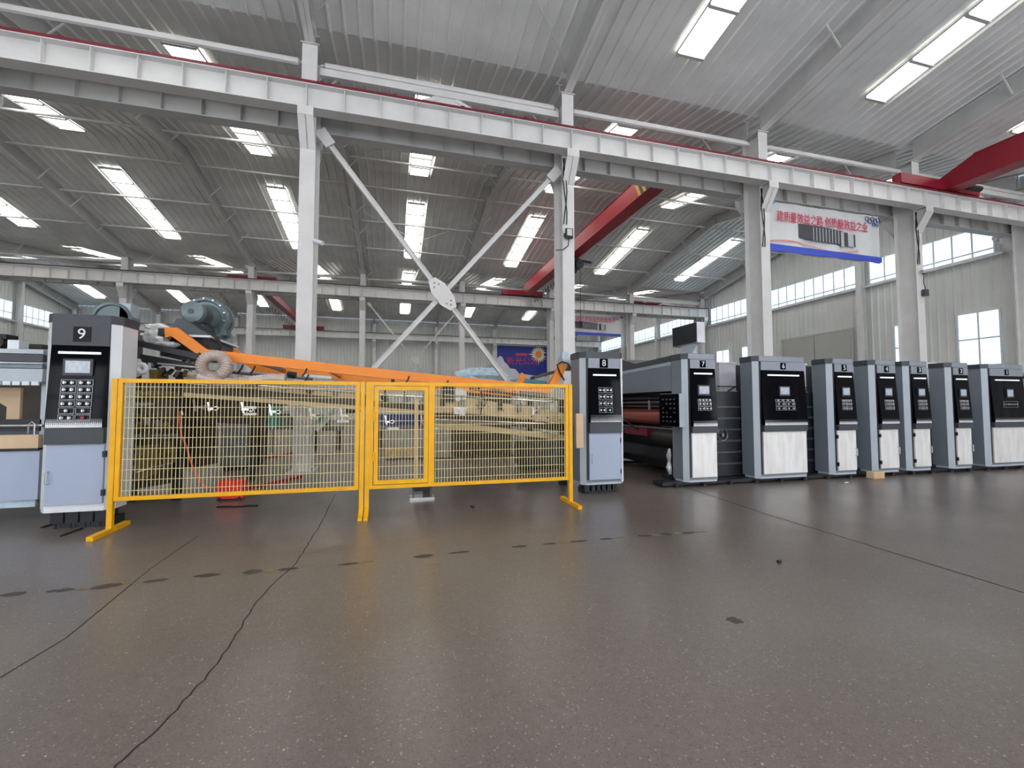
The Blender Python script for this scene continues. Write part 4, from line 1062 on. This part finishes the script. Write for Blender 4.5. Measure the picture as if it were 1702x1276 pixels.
for i in range(5):
    x = pn[2].x + (pn[5].x - pn[2].x) * (i + .5) / 5; z = pn[2].z + (pn[5].z - pn[2].z) * (i + .5) / 5
    obj('arm_cross_bar', MB().bar((x, 7.0, z), (x, 9.3, z), .06, .06), M['orange'] if i % 2 else M['dull_metal'], cv)
# motor at the right end of the near arm
p = at(950, 602, 6.98)
obj('arm_motor', MB().cyl((p.x - .12, 7.2, p.z), (p.x + .08, 7.2, p.z), .13, 16).box(p.x - .1, p.x + .02, 7.15, 7.25, p.z + .1, p.z + .2), M['cab_edge'], cv, smooth=True)
obj('arm_bracket', MB().bar(at(885, 628, 7.3), at(965, 606, 7.3), .25, .05), M['machine_dark'], cv)
obj('arm_cable', MB().tube([at(u, v, 6.94) for u, v in ((938, 632), (930, 618), (926, 606), (934, 601), (944, 604), (947, 613))], .014, 6), M['cable_black'], cv, smooth=True)
# black rails and clutter near cabinet 9
def plate_pts(name, pts, y, th, m_): return poly_plate(name, pts, y, th, m_)
plate_pts('black_rail', [(212, 563), (232, 566), (332, 588), (332, 598), (232, 576), (212, 571)], 6.9, .1, M['machine_black'])
plate_pts('black_rail', [(232, 588), (336, 606), (336, 616), (232, 600)], 7.05, .1, M['machine_black'])
plate_pts('upper_deck', [(226, 548), (300, 556), (330, 586), (232, 566)], 7.4, 1.6, M['machine_dark'])
rod('rod', (262, 604), (330, 611), .016, M['chrome'], 7.0)
plate_pts('mount_plate', [(222, 596), (232, 596), (236, 606), (236, 622), (222, 628)], 6.85, .03, M['cab_white'])
p = at(235, 612, 6.83); obj('mount_ring', MB().tube([(p.x + .05*math.cos(k*.5236), 6.84, p.z + .05*math.sin(k*.5236)) for k in range(12)], .032, 6, closed=True), M['cab_white'], cv, smooth=True)
rnd = random.Random(3)
for i in range(26):
    u, v = rnd.uniform(240, 325), rnd.uniform(606, 628); p = at(u, v, rnd.uniform(7.05, 7.5)); a = rnd.uniform(.02, .05)
    obj('fitting', MB().cyl(p, p + Vector((rnd.uniform(-.05, .05), .04, rnd.uniform(.05, .1))), a*.6, 7), rnd.choice([M['dull_metal'], M['chrome'], M['black'], M['olive']]), cv)
plate_pts('yoke', [(248, 614), (262, 614), (262, 632), (248, 632)], 7.1, .3, M['olive'])
# dark lower works behind the left part of the fence
plate_pts('back_panel', [(210, 628), (300, 634), (300, 800), (210, 815)], 8.6, .05, M['machine_dark'])
for i in range(9):
    z = .35 + i * .15; x0_, x1_ = at(212, 700, 7.6).x, at(300, 700, 7.6).x
    obj('lower_roller', MB().cyl((x0_ + .05, 7.5 + .05*(i % 3), z), (x1_ - .1*(i % 4), 7.5 + .05*(i % 3), z), .03 + .015*(i % 3), 8), [M['machine_dark'], M['dull_metal'], M['olive']][i % 3], cv, smooth=True)
for i in range(20):
    u, v = rnd.uniform(215, 292), rnd.uniform(640, 790); p = at(u, v, rnd.uniform(7.2, 8.2)); s_ = rnd.uniform(.03, .09)
    obj('machine_block', MB().box(p.x - s_, p.x + s_, p.y - s_*.5, p.y + s_*.5, p.z - s_*rnd.uniform(.5, 1.6), p.z + s_), rnd.choice([M['machine_dark'], M['olive'], M['machine_black'], M['dull_metal'], M['rail_dark']]), cv)
plate_pts('olive_guard', [(226, 742), (262, 738), (262, 785), (226, 800)], 7.3, .03, M['olive'])
plate_pts('olive_guard', [(271, 742), (292, 742), (292, 768), (271, 772)], 7.5, .03, M['olive'])
rod('rod', (228, 785), (252, 778), .014, M['chrome'], 7.2); rod('rod', (248, 778), (284, 770), .012, M['chrome'], 7.2)
for u in (222, 298):
    p = at(u, 700, 7.7); obj('leg', MB().box(p.x - .05, p.x + .05, 7.65, 7.75, 0, 1.9), M['machine_black'], cv)
p = at(935, 700, 7.4); obj('leg', MB().box(p.x - .06, p.x + .06, 7.35, 7.47, 0, 1.5), M['machine_black'], cv)
obj('leg', MB().box(p.x - .06, p.x + .06, 9.3, 9.42, 0, 1.5), M['machine_black'], cv); obj('leg', MB().box(-2.6, -2.5, 9.3, 9.42, 0, 1.9), M['machine_black'], cv)
# support stand under the gate
ss = thing('support_stand', 'small steel support stand with foot plate seen below the gate', 'stand', (.42, 7.0, 0))
g0 = ground(681, 831); g1 = ground(722, 829)
obj('foot_plate', MB().box(g0.x, g1.x, g0.y - .02, g0.y + .25, .0, .03), M['chrome'], ss)
obj('post', MB().box(g0.x + .20, g1.x - .03, g0.y + .10, g0.y + .2, .03, 1.18), M['machine_dark'], ss)
for x in (g0.x + .05, g1.x - .05): obj('bolt', MB().cyl((x, g0.y + .02, .03), (x, g0.y + .02, .16), .014, 6), M['dull_metal'], ss)
obj('collar', MB().box(g0.x + .04, g1.x - .04, g0.y + .01, g0.y + .2, .12, .198), M['machine_black'], ss)
wp = at(692, 663, 6.85); wq = at(692, 806, 6.78)
pk = thing('wooden_batten', 'pale upright wooden batten leaning behind the gate mesh', 'batten', (wq.x, 6.78, .2))
obj('batten', MB().bar((wq.x, 6.80, .2), (wp.x, 6.86, wp.z), .05, .03), M['wood'], pk)
obj('end_grain', MB().box(wp.x - .022, wp.x + .022, 6.85, 6.875, wp.z, wp.z + .006), M['card'], pk)
# beige board fixed to cabinet 8
pA_, pB_ = at(957, 687, 6.40), at(969, 744, 6.40)
bd = thing('beige_board', 'narrow beige board standing against the left side of cabinet 8', 'board', ((pA_.x+pB_.x)/2, 6.4, pB_.z))
obj('board', MB().box(pA_.x, pB_.x, 6.38, 6.42, pB_.z, pA_.z), M['card'], bd)
obj('side_bracket', MB().box(pB_.x, 2.838, 6.41, 6.60, pB_.z + .1, pA_.z - .1), M['cab_dark'], bd)
# blower
bl = thing('blower', 'large grey-green centrifugal blower with motor on top of the conveyor', 'blower', (-2.9, 8.2, 2.4))
bc = at(347, 530, 8.1); R = (at(384, 530, 8.1) - at(347, 530, 8.1)).length
sp_ = []
for i in range(28):
    a = i * 2*math.pi/28; rr = R * (.86 + .2 * ((i / 28))); sp_.append((bc.x + rr*math.cos(a - .6), bc.z + rr*math.sin(a - .6)))
obj('scroll_housing', MB().prism(sp_, 'y', 8.0, 8.3), M['blower'], bl)
obj('rim', MB().tube([(p[0], 7.99, p[1]) for p in sp_], .035, 6, closed=True), M['blower'], bl, smooth=True)
obj('rim', MB().tube([(p[0], 8.31, p[1]) for p in sp_], .035, 6, closed=True), M['blower'], bl, smooth=True)
for i in range(0, 28, 2):
    obj('rim_bolt', MB().cyl((sp_[i][0]*1.0, 7.93, sp_[i][1]), (sp_[i][0], 8.0, sp_[i][1]), .016, 6), M['chrome'], bl)
obj('inlet_cone', MB().tube([(bc.x, 8.0, bc.z), (bc.x, 7.9, bc.z), (bc.x, 7.82, bc.z)], [R*.68, R*.58, R*.42], 20), M['blower'], bl, smooth=True)
mc = at(318, 519, 7.45)
obj('motor', MB().tube([(bc.x, 7.85, bc.z), (mc.x + .08, 7.62, mc.z), (mc.x + .05, 7.5, mc.z), (mc.x + .04, 7.46, mc.z)], [.15, .15, .15, .13], 20), M['motor'], bl, smooth=True)
obj('fan_cover', MB().tube([(mc.x + .04, 7.47, mc.z), (mc.x + .03, 7.38, mc.z), (mc.x + .03, 7.36, mc.z)], [.16, .155, .12], 20), M['blower'], bl, smooth=True)
obj('shaft_cap', MB().cyl((mc.x + .03, 7.35, mc.z), (mc.x + .03, 7.36, mc.z), .04, 10), M['motor'], bl)
obj('outlet', MB().box(bc.x - R*1.0, bc.x - R*.35, 8.02, 8.28, bc.z - R*1.1, bc.z - R*.2), M['blower'], bl)
pz = at(340, 563, 7.6).z
obj('pedestal', MB().prism([(bc.x - .35, pz), (bc.x + .2, pz), (bc.x + .1, bc.z - .1), (bc.x - .22, bc.z - .1)], 'y', 7.55, 7.95), M['motor'], bl)
obj('platform', MB().box(bc.x - .5, bc.x + .35, 7.2, 8.4, pz - .03, pz), M['cab_white'], bl)
obj('sub_frame', MB().box(bc.x - .3, bc.x + .3, 7.3, 8.3, pz - .30, pz - .03), M['machine_black'], bl)
obj('power_cable', MB().tube([at(u, v, 7.3) for u, v in ((322, 535), (335, 545), (355, 556), (364, 566), (366, 576), (362, 584))], .022, 7), M['cable_black'], bl, smooth=True)
# second blower, seen only as a hump behind cabinet 9
b2 = thing('blower', 'top of a second grey-green blower showing behind cabinet 9', 'blower', (-5.0, 9.2, 2.0))
q = at(193, 521, 9.2)
obj('scroll_housing', MB().cyl((q.x, 9.1, q.z - .12), (q.x, 9.4, q.z - .12), .27, 22), M['blower'], b2)
obj('rim', MB().tube([(q.x + .27*math.cos(k*.2856), 9.09, q.z - .12 + .27*math.sin(k*.2856)) for k in range(22)], .03, 6, closed=True), M['blower'], b2, smooth=True)
obj('outlet', MB().box(q.x + .1, q.x + .26, 9.1, 9.35, q.z - .1, q.z + .17), M['cab_edge'], b2)
obj('stand', MB().box(q.x - .3, q.x + .3, 9.05, 9.45, 0, q.z - .37), M['machine_dark'], b2)
# crumpled film around the end of the near arm
fm_ = thing('film_bundle', 'crumpled clear plastic film bundle at the left end of the orange arm', 'film', (-3.0, 7.2, 2.2))
def blob(c, rx, ry, rz, seed, n=14):
    r_ = random.Random(seed); m = MB(); vs = []; k = n // 2
    for i in range(k + 1):
        t = math.pi * i / k
        for j in range(n):
            a = 2*math.pi*j/n; f_ = 1 + r_.uniform(-.16, .16)
            vs.append((c.x + rx*f_*math.sin(t)*math.cos(a), c.y + ry*f_*math.sin(t)*math.sin(a), c.z + rz*f_*math.cos(t)))
    m.add(vs, [(i*n+j, i*n+(j+1) % n, (i+1)*n+(j+1) % n, (i+1)*n+j) for i in range(k) for j in range(n)]); return m
obj('wrap', blob(at(262, 560, 7.15), .17, .12, .13, 1), M['foil'], fm_)
obj('wrap', blob(at(262, 546, 7.2), .17, .12, .07, 2), M['foil'], fm_)
obj('tail', blob(at(278, 573, 7.1), .16, .08, .05, 4), M['foil'], fm_)
obj('clip', MB().box(at(270, 552, 7.0).x - .04, at(270, 552, 7.0).x + .03, 6.97, 7.05, at(270, 552, 7).z - .05, at(270, 552, 7).z + .05), M['black'], fm_)
# coiled hose
hs = thing('spiral_hose', 'coiled translucent spiral hose hanging over the conveyor behind the fence', 'hose', (-1.9, 6.6, 1.7))
hc = at(354, 608, 6.75); hr = (at(374, 608, 6.75) - at(354, 608, 6.75)).length
pts, rad = [], []
for i in range(90):
    a = -1.0 + i * 2*math.pi*1.0/60 * 1.0
    pts.append(Vector((hc.x + hr*math.cos(a)*1.05, 6.75 + .1*(i/90), hc.z + hr*math.sin(a)))); rad.append(.074 + (.004 if i % 2 else -.004))
obj('coil', MB().tube(pts, rad, 12), M['hose'], hs, smooth=True)
run = [at(u, v, 6.8) for u, v in ((330, 626), (360, 634), (392, 636), (420, 633), (450, 629), (478, 630))]
pp, rr_ = [], []
for a, b in zip(run[:-1], run[1:]):
    for i in range(10): pp.append(a.lerp(b, i/10)); rr_.append(.075 + (.004 if i % 2 else -.004))
obj('run', MB().tube(pp, rr_, 12), M['hose'], hs, smooth=True)
# ================================================================== stacker at the far left
sk = thing('stacker_machine', 'grey stacking machine with beige boards left of cabinet 9', 'machine', (-5.2, 7.6, 0))
SY = 6.55
def sp_box(name, u0, u1, v0, v1, y, th, m_):
    a, b = at(u0, v0, y), at(u1, v1, y)
    return obj(name, MB().box(-6.4 if u0 < 0 else a.x, b.x, y, y + th, b.z, a.z), m_, sk)
sp_box('top_rail', -1, 72, 579, 588, SY, .1, M['cab_edge']); sp_box('dark_band', -1, 71, 588, 601, SY + .03, .1, M['cab_dark'])
sp_box('mid_rail', -1, 71, 601, 605, SY, .1, M['cab_edge']); sp_box('grey_band', -1, 70, 605, 612, SY + .02, .1, M['cab_grey'])
sp_box('upper_panel', -1, 70, 612, 634, SY + .01, .08, M['cab_edge'])
tm = MB(); a = at(70, 634, SY); x = -6.4
while x < a.x - .02:
    tm.box(x, x + .07, SY, SY + .02, a.z - .045, a.z); x += .09
obj('toothed_edge', tm, M['cab_white'], sk)['kind'] = 'stuff'
sp_box('crest', -1, 70, 570, 579, SY + .35, .1, M['machine_dark'])
a, b = at(0, 644, 6.9), at(32, 697, 6.9); xs = [a.x - .9, b.x]
obj('beige_plate', MB().prism([(b.x - .13, b.z), (b.x, b.z), (b.x, a.z), (xs[0], a.z), (xs[0], a.z - .07), (b.x - .35, a.z - .07), (b.x - .13, a.z - .24)], 'y', 6.9, 6.94), M['card'], sk)
sp_box('inner_wall', -1, 72, 636, 712, 8.4, .05, M['machine_dark'])
sp_box('dark_rail', -1, 68, 697, 716, SY + .1, .1, M['machine_black'])
a, b = at(5, 708, SY), at(66, 708, SY); obj('guide_rod', MB().cyl((-6.3, SY + .05, a.z), (b.x, SY + .05, a.z), .015, 8), M['chrome'], sk)
p = at(52, 715, SY); obj('hook', MB().tube([p + Vector((-.03, 0, -.04)), p + Vector((-.03, 0, .07)), p + Vector((0, 0, .1)), p + Vector((.03, 0, .07)), p + Vector((.03, 0, -.06))], .009, 6), M['chrome'], sk)
sp_box('beige_board', -1, 63, 723, 745, SY, .06, M['card']); sp_box('black_edge', -1, 63, 746, 749, SY - .02, .08, M['black'])
sp_box('lower_panel', -1, 62, 749, 830, SY, .06, M['cab_blue'])
sp_box('film_skirt', -1, 58, 828, 842, SY + .04, .03, M['film_blue'])
obj('rear_frame', MB().box(-6.4, at(70, 600, SY).x - .3, 8.6, 8.7, 0, 2.0), M['cab_grey'], sk)
p = at(71, 600, SY); obj('end_post', MB().box(p.x - .06, p.x, SY + .1, SY + .22, .3, 2.05), M['cab_edge'], sk)
p = at(20, 578, SY + .2); obj('white_box', MB().box(at(12, 578, SY + .05).x, at(31, 578, SY + .05).x, SY + .05, SY + .2, p.z - .04, p.z + .08), M['cab_white'], sk)
p = at(5, 570, SY + .2); obj('top_motor', MB().cyl((p.x, SY + .1, p.z), (p.x, SY + .4, p.z), .07, 12).box(p.x - .05, p.x + .08, SY + .12, SY + .3, p.z + .04, p.z + .1), M['black'], sk)
# ================================================================== small things on the columns and floor
cc = thing('security_camera', 'small white bullet security camera on the right side of a near column', 'camera', (-1.6, 10.1, 5.6))
p = at(524, 402, 10.08)
obj('housing', MB().cyl((p.x - .02, 10.08, p.z + .02), (p.x + .16, 9.98, p.z - .05), .05, 12), M['cab_white'], cc, smooth=True)
obj('arm', MB().bar((-1.84 + .15, 10.11, p.z + .05), (p.x + .05, 10.06, p.z + .03), .03, .03), M['cab_white'], cc)
fl_ = thing('floodlight', 'square black floodlight with pale lens on the column behind the fence', 'floodlight', (4.3, 10.0, 5.6))
p = at(945, 389, 10.02)
obj('housing', MB().box(p.x - .09, p.x + .09, 9.95, 10.02, p.z - .12, p.z + .12), M['black'], fl_)
obj('lens', MB().box(p.x - .065, p.x + .065, 9.942, 9.95, p.z - .06, p.z + .1), M['lamp_glass'], fl_)
obj('bracket', MB().box(p.x - .1, p.x + .05, 10.02, 10.098, p.z - .05, p.z + .02), M['black'], fl_)
obj('cable', MB().tube([(p.x, 9.99, p.z - .12), (p.x - .02, 10.0, p.z - .3), (p.x - .15, 10.04, p.z - .4), (p.x - .32, 10.06, p.z - .42)], .012, 6), M['cable_black'], fl_)
def cables(x, label, side=-1, y=10.06):
    t = thing('cable_bundle', label, 'cable', (x, y, 6.5), 'black cables on the near columns')
    for k in range(2):
        pts = [(x + side*(.10 + .05*math.sin(i*.9 + k*2)), y, 7.55 - .28*i) for i in range(7)]
        obj('cable', MB().tube(pts, .014, 5), M['cable_black'], t, smooth=True)
cables(4.16, 'black cables hanging down the floodlight column'); cables(10.16, 'black cables looping down the column left of the big banner', -1); cables(16.16, 'black cables looping down the column right of the big banner', -1)
wc = thing('security_camera', 'dark security camera with junction box on the column right of the big banner', 'camera', (16.4, 10.0, 5.3))
p = at(1536, 452, 10.0)
obj('housing', MB().cyl((p.x - .1, 10.0, p.z), (p.x + .18, 9.9, p.z + .06), .06, 10), M['print_light'], wc); obj('bracket', MB().bar((16.25, 10.075, p.z - .04), (p.x, 10.0, p.z), .04, .04), M['black'], wc)
obj('junction_box', MB().box(p.x - .02, p.x + .16, 9.99, 10.09, p.z - .75, p.z - .55), M['motor'], wc)
obj('cable', MB().tube([(p.x, 10.0, p.z - .03), (p.x - .02, 10.02, p.z - .3), (p.x + .06, 10.02, p.z - .55)], .012, 5), M['cable_black'], wc)
dp = thing('drain_pipe', 'thick white drain pipe bending under the crane beam at the right edge', 'pipe', (20.6, 11.2, 6))
p0_ = at(1683, 378, 11.3); p1_ = at(1688, 402, 11.3)
obj('pipe', MB().tube([(p0_.x, 11.25, 7.6), (p0_.x, 11.25, p1_.z + .2), (p0_.x + .08, 11.25, p1_.z + .05), (p0_.x + .25, 11.25, p1_.z), (22.0, 11.25, p1_.z)], .10, 12), M['frame'], dp, smooth=True)
obj('collar', MB().cyl((p0_.x, 11.25, p1_.z + .25), (p0_.x, 11.25, p1_.z + .33), .12, 12), M['frame'], dp)
obj('bracket', MB().box(p0_.x - .13, p0_.x + .13, 10.98, 11.3, 7.58, 7.645), M['steel2'], dp)
g = ground(381, 832)
rb = thing('red_box', 'bright red box on the floor behind the left fence panel', 'box', (g.x, g.y + .1, 0))
obj('shell', MB().box(g.x - .17, g.x + .17, g.y, g.y + .22, .03, .27), M['red_box'], rb)
obj('lid', MB().box(g.x - .15, g.x + .15, g.y + .02, g.y + .20, .27, .29), M['red_box'], rb)
for s_ in (-1, 1): obj('castor', MB().cyl((g.x + s_*.13, g.y - .01, .028), (g.x + s_*.13, g.y + .03, .028), .028, 8), M['black'], rb)
oc = thing('orange_cable', 'thin orange air line drooping from the conveyor to the red box', 'cable', (g.x, g.y, 0))
obj('line', MB().tube([at(u, v, 6.98) for u, v in ((299, 684), (298, 700), (302, 724), (310, 742), (318, 770), (330, 796), (345, 812))] + [Vector((g.x - .184, g.y + .05, .2))], .011, 6), M['cable_orange'], oc, smooth=True)
obj('coupling', MB().cyl(at(302, 683, 6.97), at(303, 690, 6.97), .02, 8), M['chrome'], oc)
g2, g3 = ground(360, 844), ground(424, 842)
bc_ = thing('black_cord', 'short black cord lying on the floor in front of the red box', 'cord', (g2.x, g2.y, 0))
obj('cord', MB().tube([g2.lerp(g3, i/6) + Vector((0, .015*math.sin(i*1.5), .014)) for i in range(7)], .013, 6), M['cable_black'], bc_, smooth=True)
obj('end_knot', MB().cyl(g3 + Vector((0, 0, .015)), g3 + Vector((.03, .01, .015)), .015, 6), M['rubber'], bc_)
for (u, v), (u2, v2), lb in (((100, 892), (140, 878), 'longer scrap of black rubber on the floor left of the fence foot'), ((68, 878), (100, 868), 'shorter scrap of black rubber on the floor in front of the stacker')):
    a, b = ground(u, v), ground(u2, v2)
    obj('rubber_scrap', MB().tube([a.lerp(b, i/5) + Vector((0, .02*math.sin(i*2), .009)) for i in range(6)], [.006, .011, .009, .011, .009, .004], 6), M['rubber'], loc=a, label=lb, cat='scrap')
for i, (u, v, m_, lb) in enumerate(((785, 843, 'black', 'small black nut on the floor right of the gate'), (1295, 935, 'rubber', 'small dark pebble on the floor at centre right'), (1407, 803, 'paper', 'crumpled white paper scrap on the floor in front of cabinet 5'))):
    c = ground(u, v); obj('floor_litter', blob(c + Vector((0, 0, .012)), .03 if i != 2 else .06, .02, .012, 10 + i, 8), M[m_], loc=c, label=lb, cat='litter')
# ================================================================== things on the far floor, seen through the mesh
def far_cab(u0, u1, vt, vb, m_, label, feet=True):
    a = ground((u0+u1)/2, vb); y = a.y; x0, x1 = at(u0, vb, y).x, at(u1, vb, y).x; zt = at(u0, vt, y).z
    t = thing('floor_cabinet', label, 'cabinet', ((x0+x1)/2, y + .3, 0))
    obj('body', MB().box(x0, x1, y, y + .6, .1, zt), m_, t); obj('plinth', MB().box(x0 + .03, x1 - .03, y + .03, y + .57, 0, .1), M['machine_black'], t)
    obj('door', MB().box(x0 + .04, x1 - .04, y - .015, y, .14, zt - .06), m_, t)
    return t, x0, x1, y, zt
far_cab(366, 404, 668, 782, M['cab_grey'], 'grey electrical cabinet standing on the floor behind the conveyor')
t, x0, x1, y, zt = far_cab(405, 432, 662, 774, M['machine_black'], 'black electrical cabinet with a white notice behind the conveyor')
obj('notice', MB().box(x0 + .08, x1 - .12, y - .02, y - .016, .35, .68), M['paper'], t)
wb_ = thing('work_bench', 'work bench with vice holding a teal box, behind the conveyor', 'bench', (-3.6, 14.0, 0))
bx0, bx1, by = at(438, 712, 14).x, at(500, 712, 14).x, 14.0; bz = at(438, 711, 14).z
obj('top', MB().box(bx0, bx1, by, by + .8, bz - .05, bz), M['dull_metal'], wb_)
for x in (bx0 + .05, bx1 - .05):
    for yy in (by + .05, by + .75): obj('leg', MB().box(x - .03, x + .03, yy - .03, yy + .03, 0, bz - .05), M['machine_dark'], wb_)
tb = thing('teal_box', 'teal machine housing standing on the work bench', 'housing', (bx0 + .3, by + .4, bz))
obj('casing', MB().box(bx0 + .02, at(460, 700, 14).x, by + .1, by + .7, bz, at(440, 672, 14).z), M['teal'], tb)
obj('spindle', MB().cyl((at(460, 690, 14).x, by + .3, bz + .4), (at(478, 690, 14).x, by + .3, bz + .4), .07, 10).box(at(470, 690, 14).x, at(486, 690, 14).x, by + .1, by + .5, bz, bz + .3), M['dull_metal'], tb)
gl = thing('green_lathe', 'small green lathe on the far floor beneath the conveyor', 'lathe', (-1, 15, 0))
a = at(528, 690, 15); b = at(546, 704, 15)
obj('bed', MB().box(a.x - .2, b.x + .4, 15, 15.5, .6, .75), M['dull_metal'], gl); obj('head', MB().box(a.x, b.x, 15, 15.5, b.z, a.z), M['teal'], gl)
for x in (a.x - .1, b.x + .3): obj('leg', MB().box(x - .06, x + .06, 15.05, 15.45, 0, .6), M['machine_dark'], gl)
obj('column', MB().box(a.x, b.x, 15.1, 15.4, .75, b.z), M['machine_dark'], gl)
bm = thing('blue_machine', 'low blue machine on the far floor seen through the gate', 'machine', (2, 15, 0))
a, b = at(625, 689, 15), at(716, 706, 15)
obj('casing', MB().box(a.x, b.x, 15, 15.8, b.z, a.z), M['blue'], bm); obj('table', MB().box(a.x - .1, b.x + .2, 14.8, 15.8, b.z - .12, b.z), M['dull_metal'], bm)
for x in (a.x + .1, b.x - .1): obj('leg', MB().box(x - .08, x + .08, 15, 15.7, 0, b.z - .12), M['machine_dark'], bm)
obj('white_hood', MB().prism([(b.x - .5, a.z), (b.x - .1, a.z), (b.x - .2, a.z + .3), (b.x - .4, a.z + .3)], 'y', 15.1, 15.4), M['cab_white'], bm)
tr = thing('timber_tray', 'tan timber tray lying on the floor behind the gate', 'tray', (0, 9, 0))
a = ground(640, 760); b = ground(690, 760)
obj('base', MB().box(a.x, b.x, a.y, a.y + .7, .02, .05), M['wood'], tr)
for y in (a.y, a.y + .66): obj('side', MB().box(a.x, b.x, y, y + .04, .05, .18), M['wood'], tr)
for x in (a.x, b.x - .04): obj('side', MB().box(x, x + .04, a.y + .04, a.y + .66, .05, .18), M['wood'], tr)
cx = thing('carton', 'cardboard carton on the far floor seen right of the gate', 'carton', (3, 12, 0))
a = ground(806, 742); x1 = at(850, 742, a.y).x; zt = at(806, 718, a.y).z
obj('body', MB().box(a.x, x1, a.y, a.y + .5, 0, zt), M['card'], cx); obj('tape', MB().box((a.x+x1)/2 - .03, (a.x+x1)/2 + .03, a.y - .003, a.y + .503, .02, zt + .003), M['wood'], cx)
dk = thing('drive_unit', 'dark drive unit on the floor at the right end of the conveyor', 'machine', (2.8, 8.6, 0))
a, b = ground(868, 782), ground(940, 782)
obj('casing', MB().box(a.x, b.x, a.y, a.y + .6, .08, .62), M['machine_black'], dk); obj('feet', MB().box(a.x + .05, b.x - .05, a.y + .05, a.y + .55, 0, .08), M['rubber'], dk)
obj('motor', MB().cyl((a.x + .2, a.y + .3, .72), (a.x + .7, a.y + .3, .72), .1, 12), M['motor'], dk, smooth=True)
for i, (u0, v0, u1, v1, lb) in enumerate(((430, 764, 500, 752, 'farther red steel bar lying on the floor behind the fence'), (405, 815, 500, 794, 'nearer red steel bar lying on the floor behind the fence'))):
    a, b = ground(u0, v0), ground(u1, v1); a.z = b.z = .025
    obj('floor_bar', MB().bar(a, b, .07, .05), M['crane_red'], loc=(a.x, a.y, 0), label=lb, cat='bar')
a, b = ground(640, 765), ground(905, 757)
obj('floor_cable', MB().tube([a.lerp(b, i/10) + Vector((0, .1*math.sin(i*.9), .016)) for i in range(11)], .015, 6), M['cable_black'], loc=(a.x, a.y, 0), smooth=True, label='long black cable running across the floor behind the gate', cat='cable')
ps = thing('plastic_sheet', 'crumpled pale blue plastic sheet lying on the far machinery above the fence', 'sheet', (3, 12.5, 0))
q = at(800, 628, 12.5)
obj('sheet', blob(q, .75, .4, .28, 21, 18), M['film_blue'], ps); obj('pallet', MB().box(q.x - .8, q.x + .8, 12.1, 12.9, .0, q.z - .24), M['machine_dark'], ps)

# ================================================================== thin diagonal tie rods under the roof
for i, (xa, xb, ya, yb, lb) in enumerate(((-1.72, 4.04, 9.8, 3.6, 'near bay roof above the cross bracing'), (-1.72, 4.04, 17.2, 12.6, 'middle bay roof, near slope'), (-1.72, 4.04, 26.6, 21.6, 'middle bay roof, far slope'), (16.3, 21.9, 9.8, 3.6, 'near bay roof by the crimson crane'))):
    t = thing('roof_tie_rods', 'pair of crossed thin steel rods under the ' + lb, 'tie rod', ((xa+xb)/2, (ya+yb)/2, roofz((ya+yb)/2) - .3), 'crossed roof tie rods')
    for p, q in (((xa, ya), (xb, yb)), ((xb, ya), (xa, yb))):
        obj('rod', MB().cyl((p[0], p[1], roofz(p[1]) - .25), (q[0], q[1], roofz(q[1]) - .25), .014, 6), M['steel'], t)
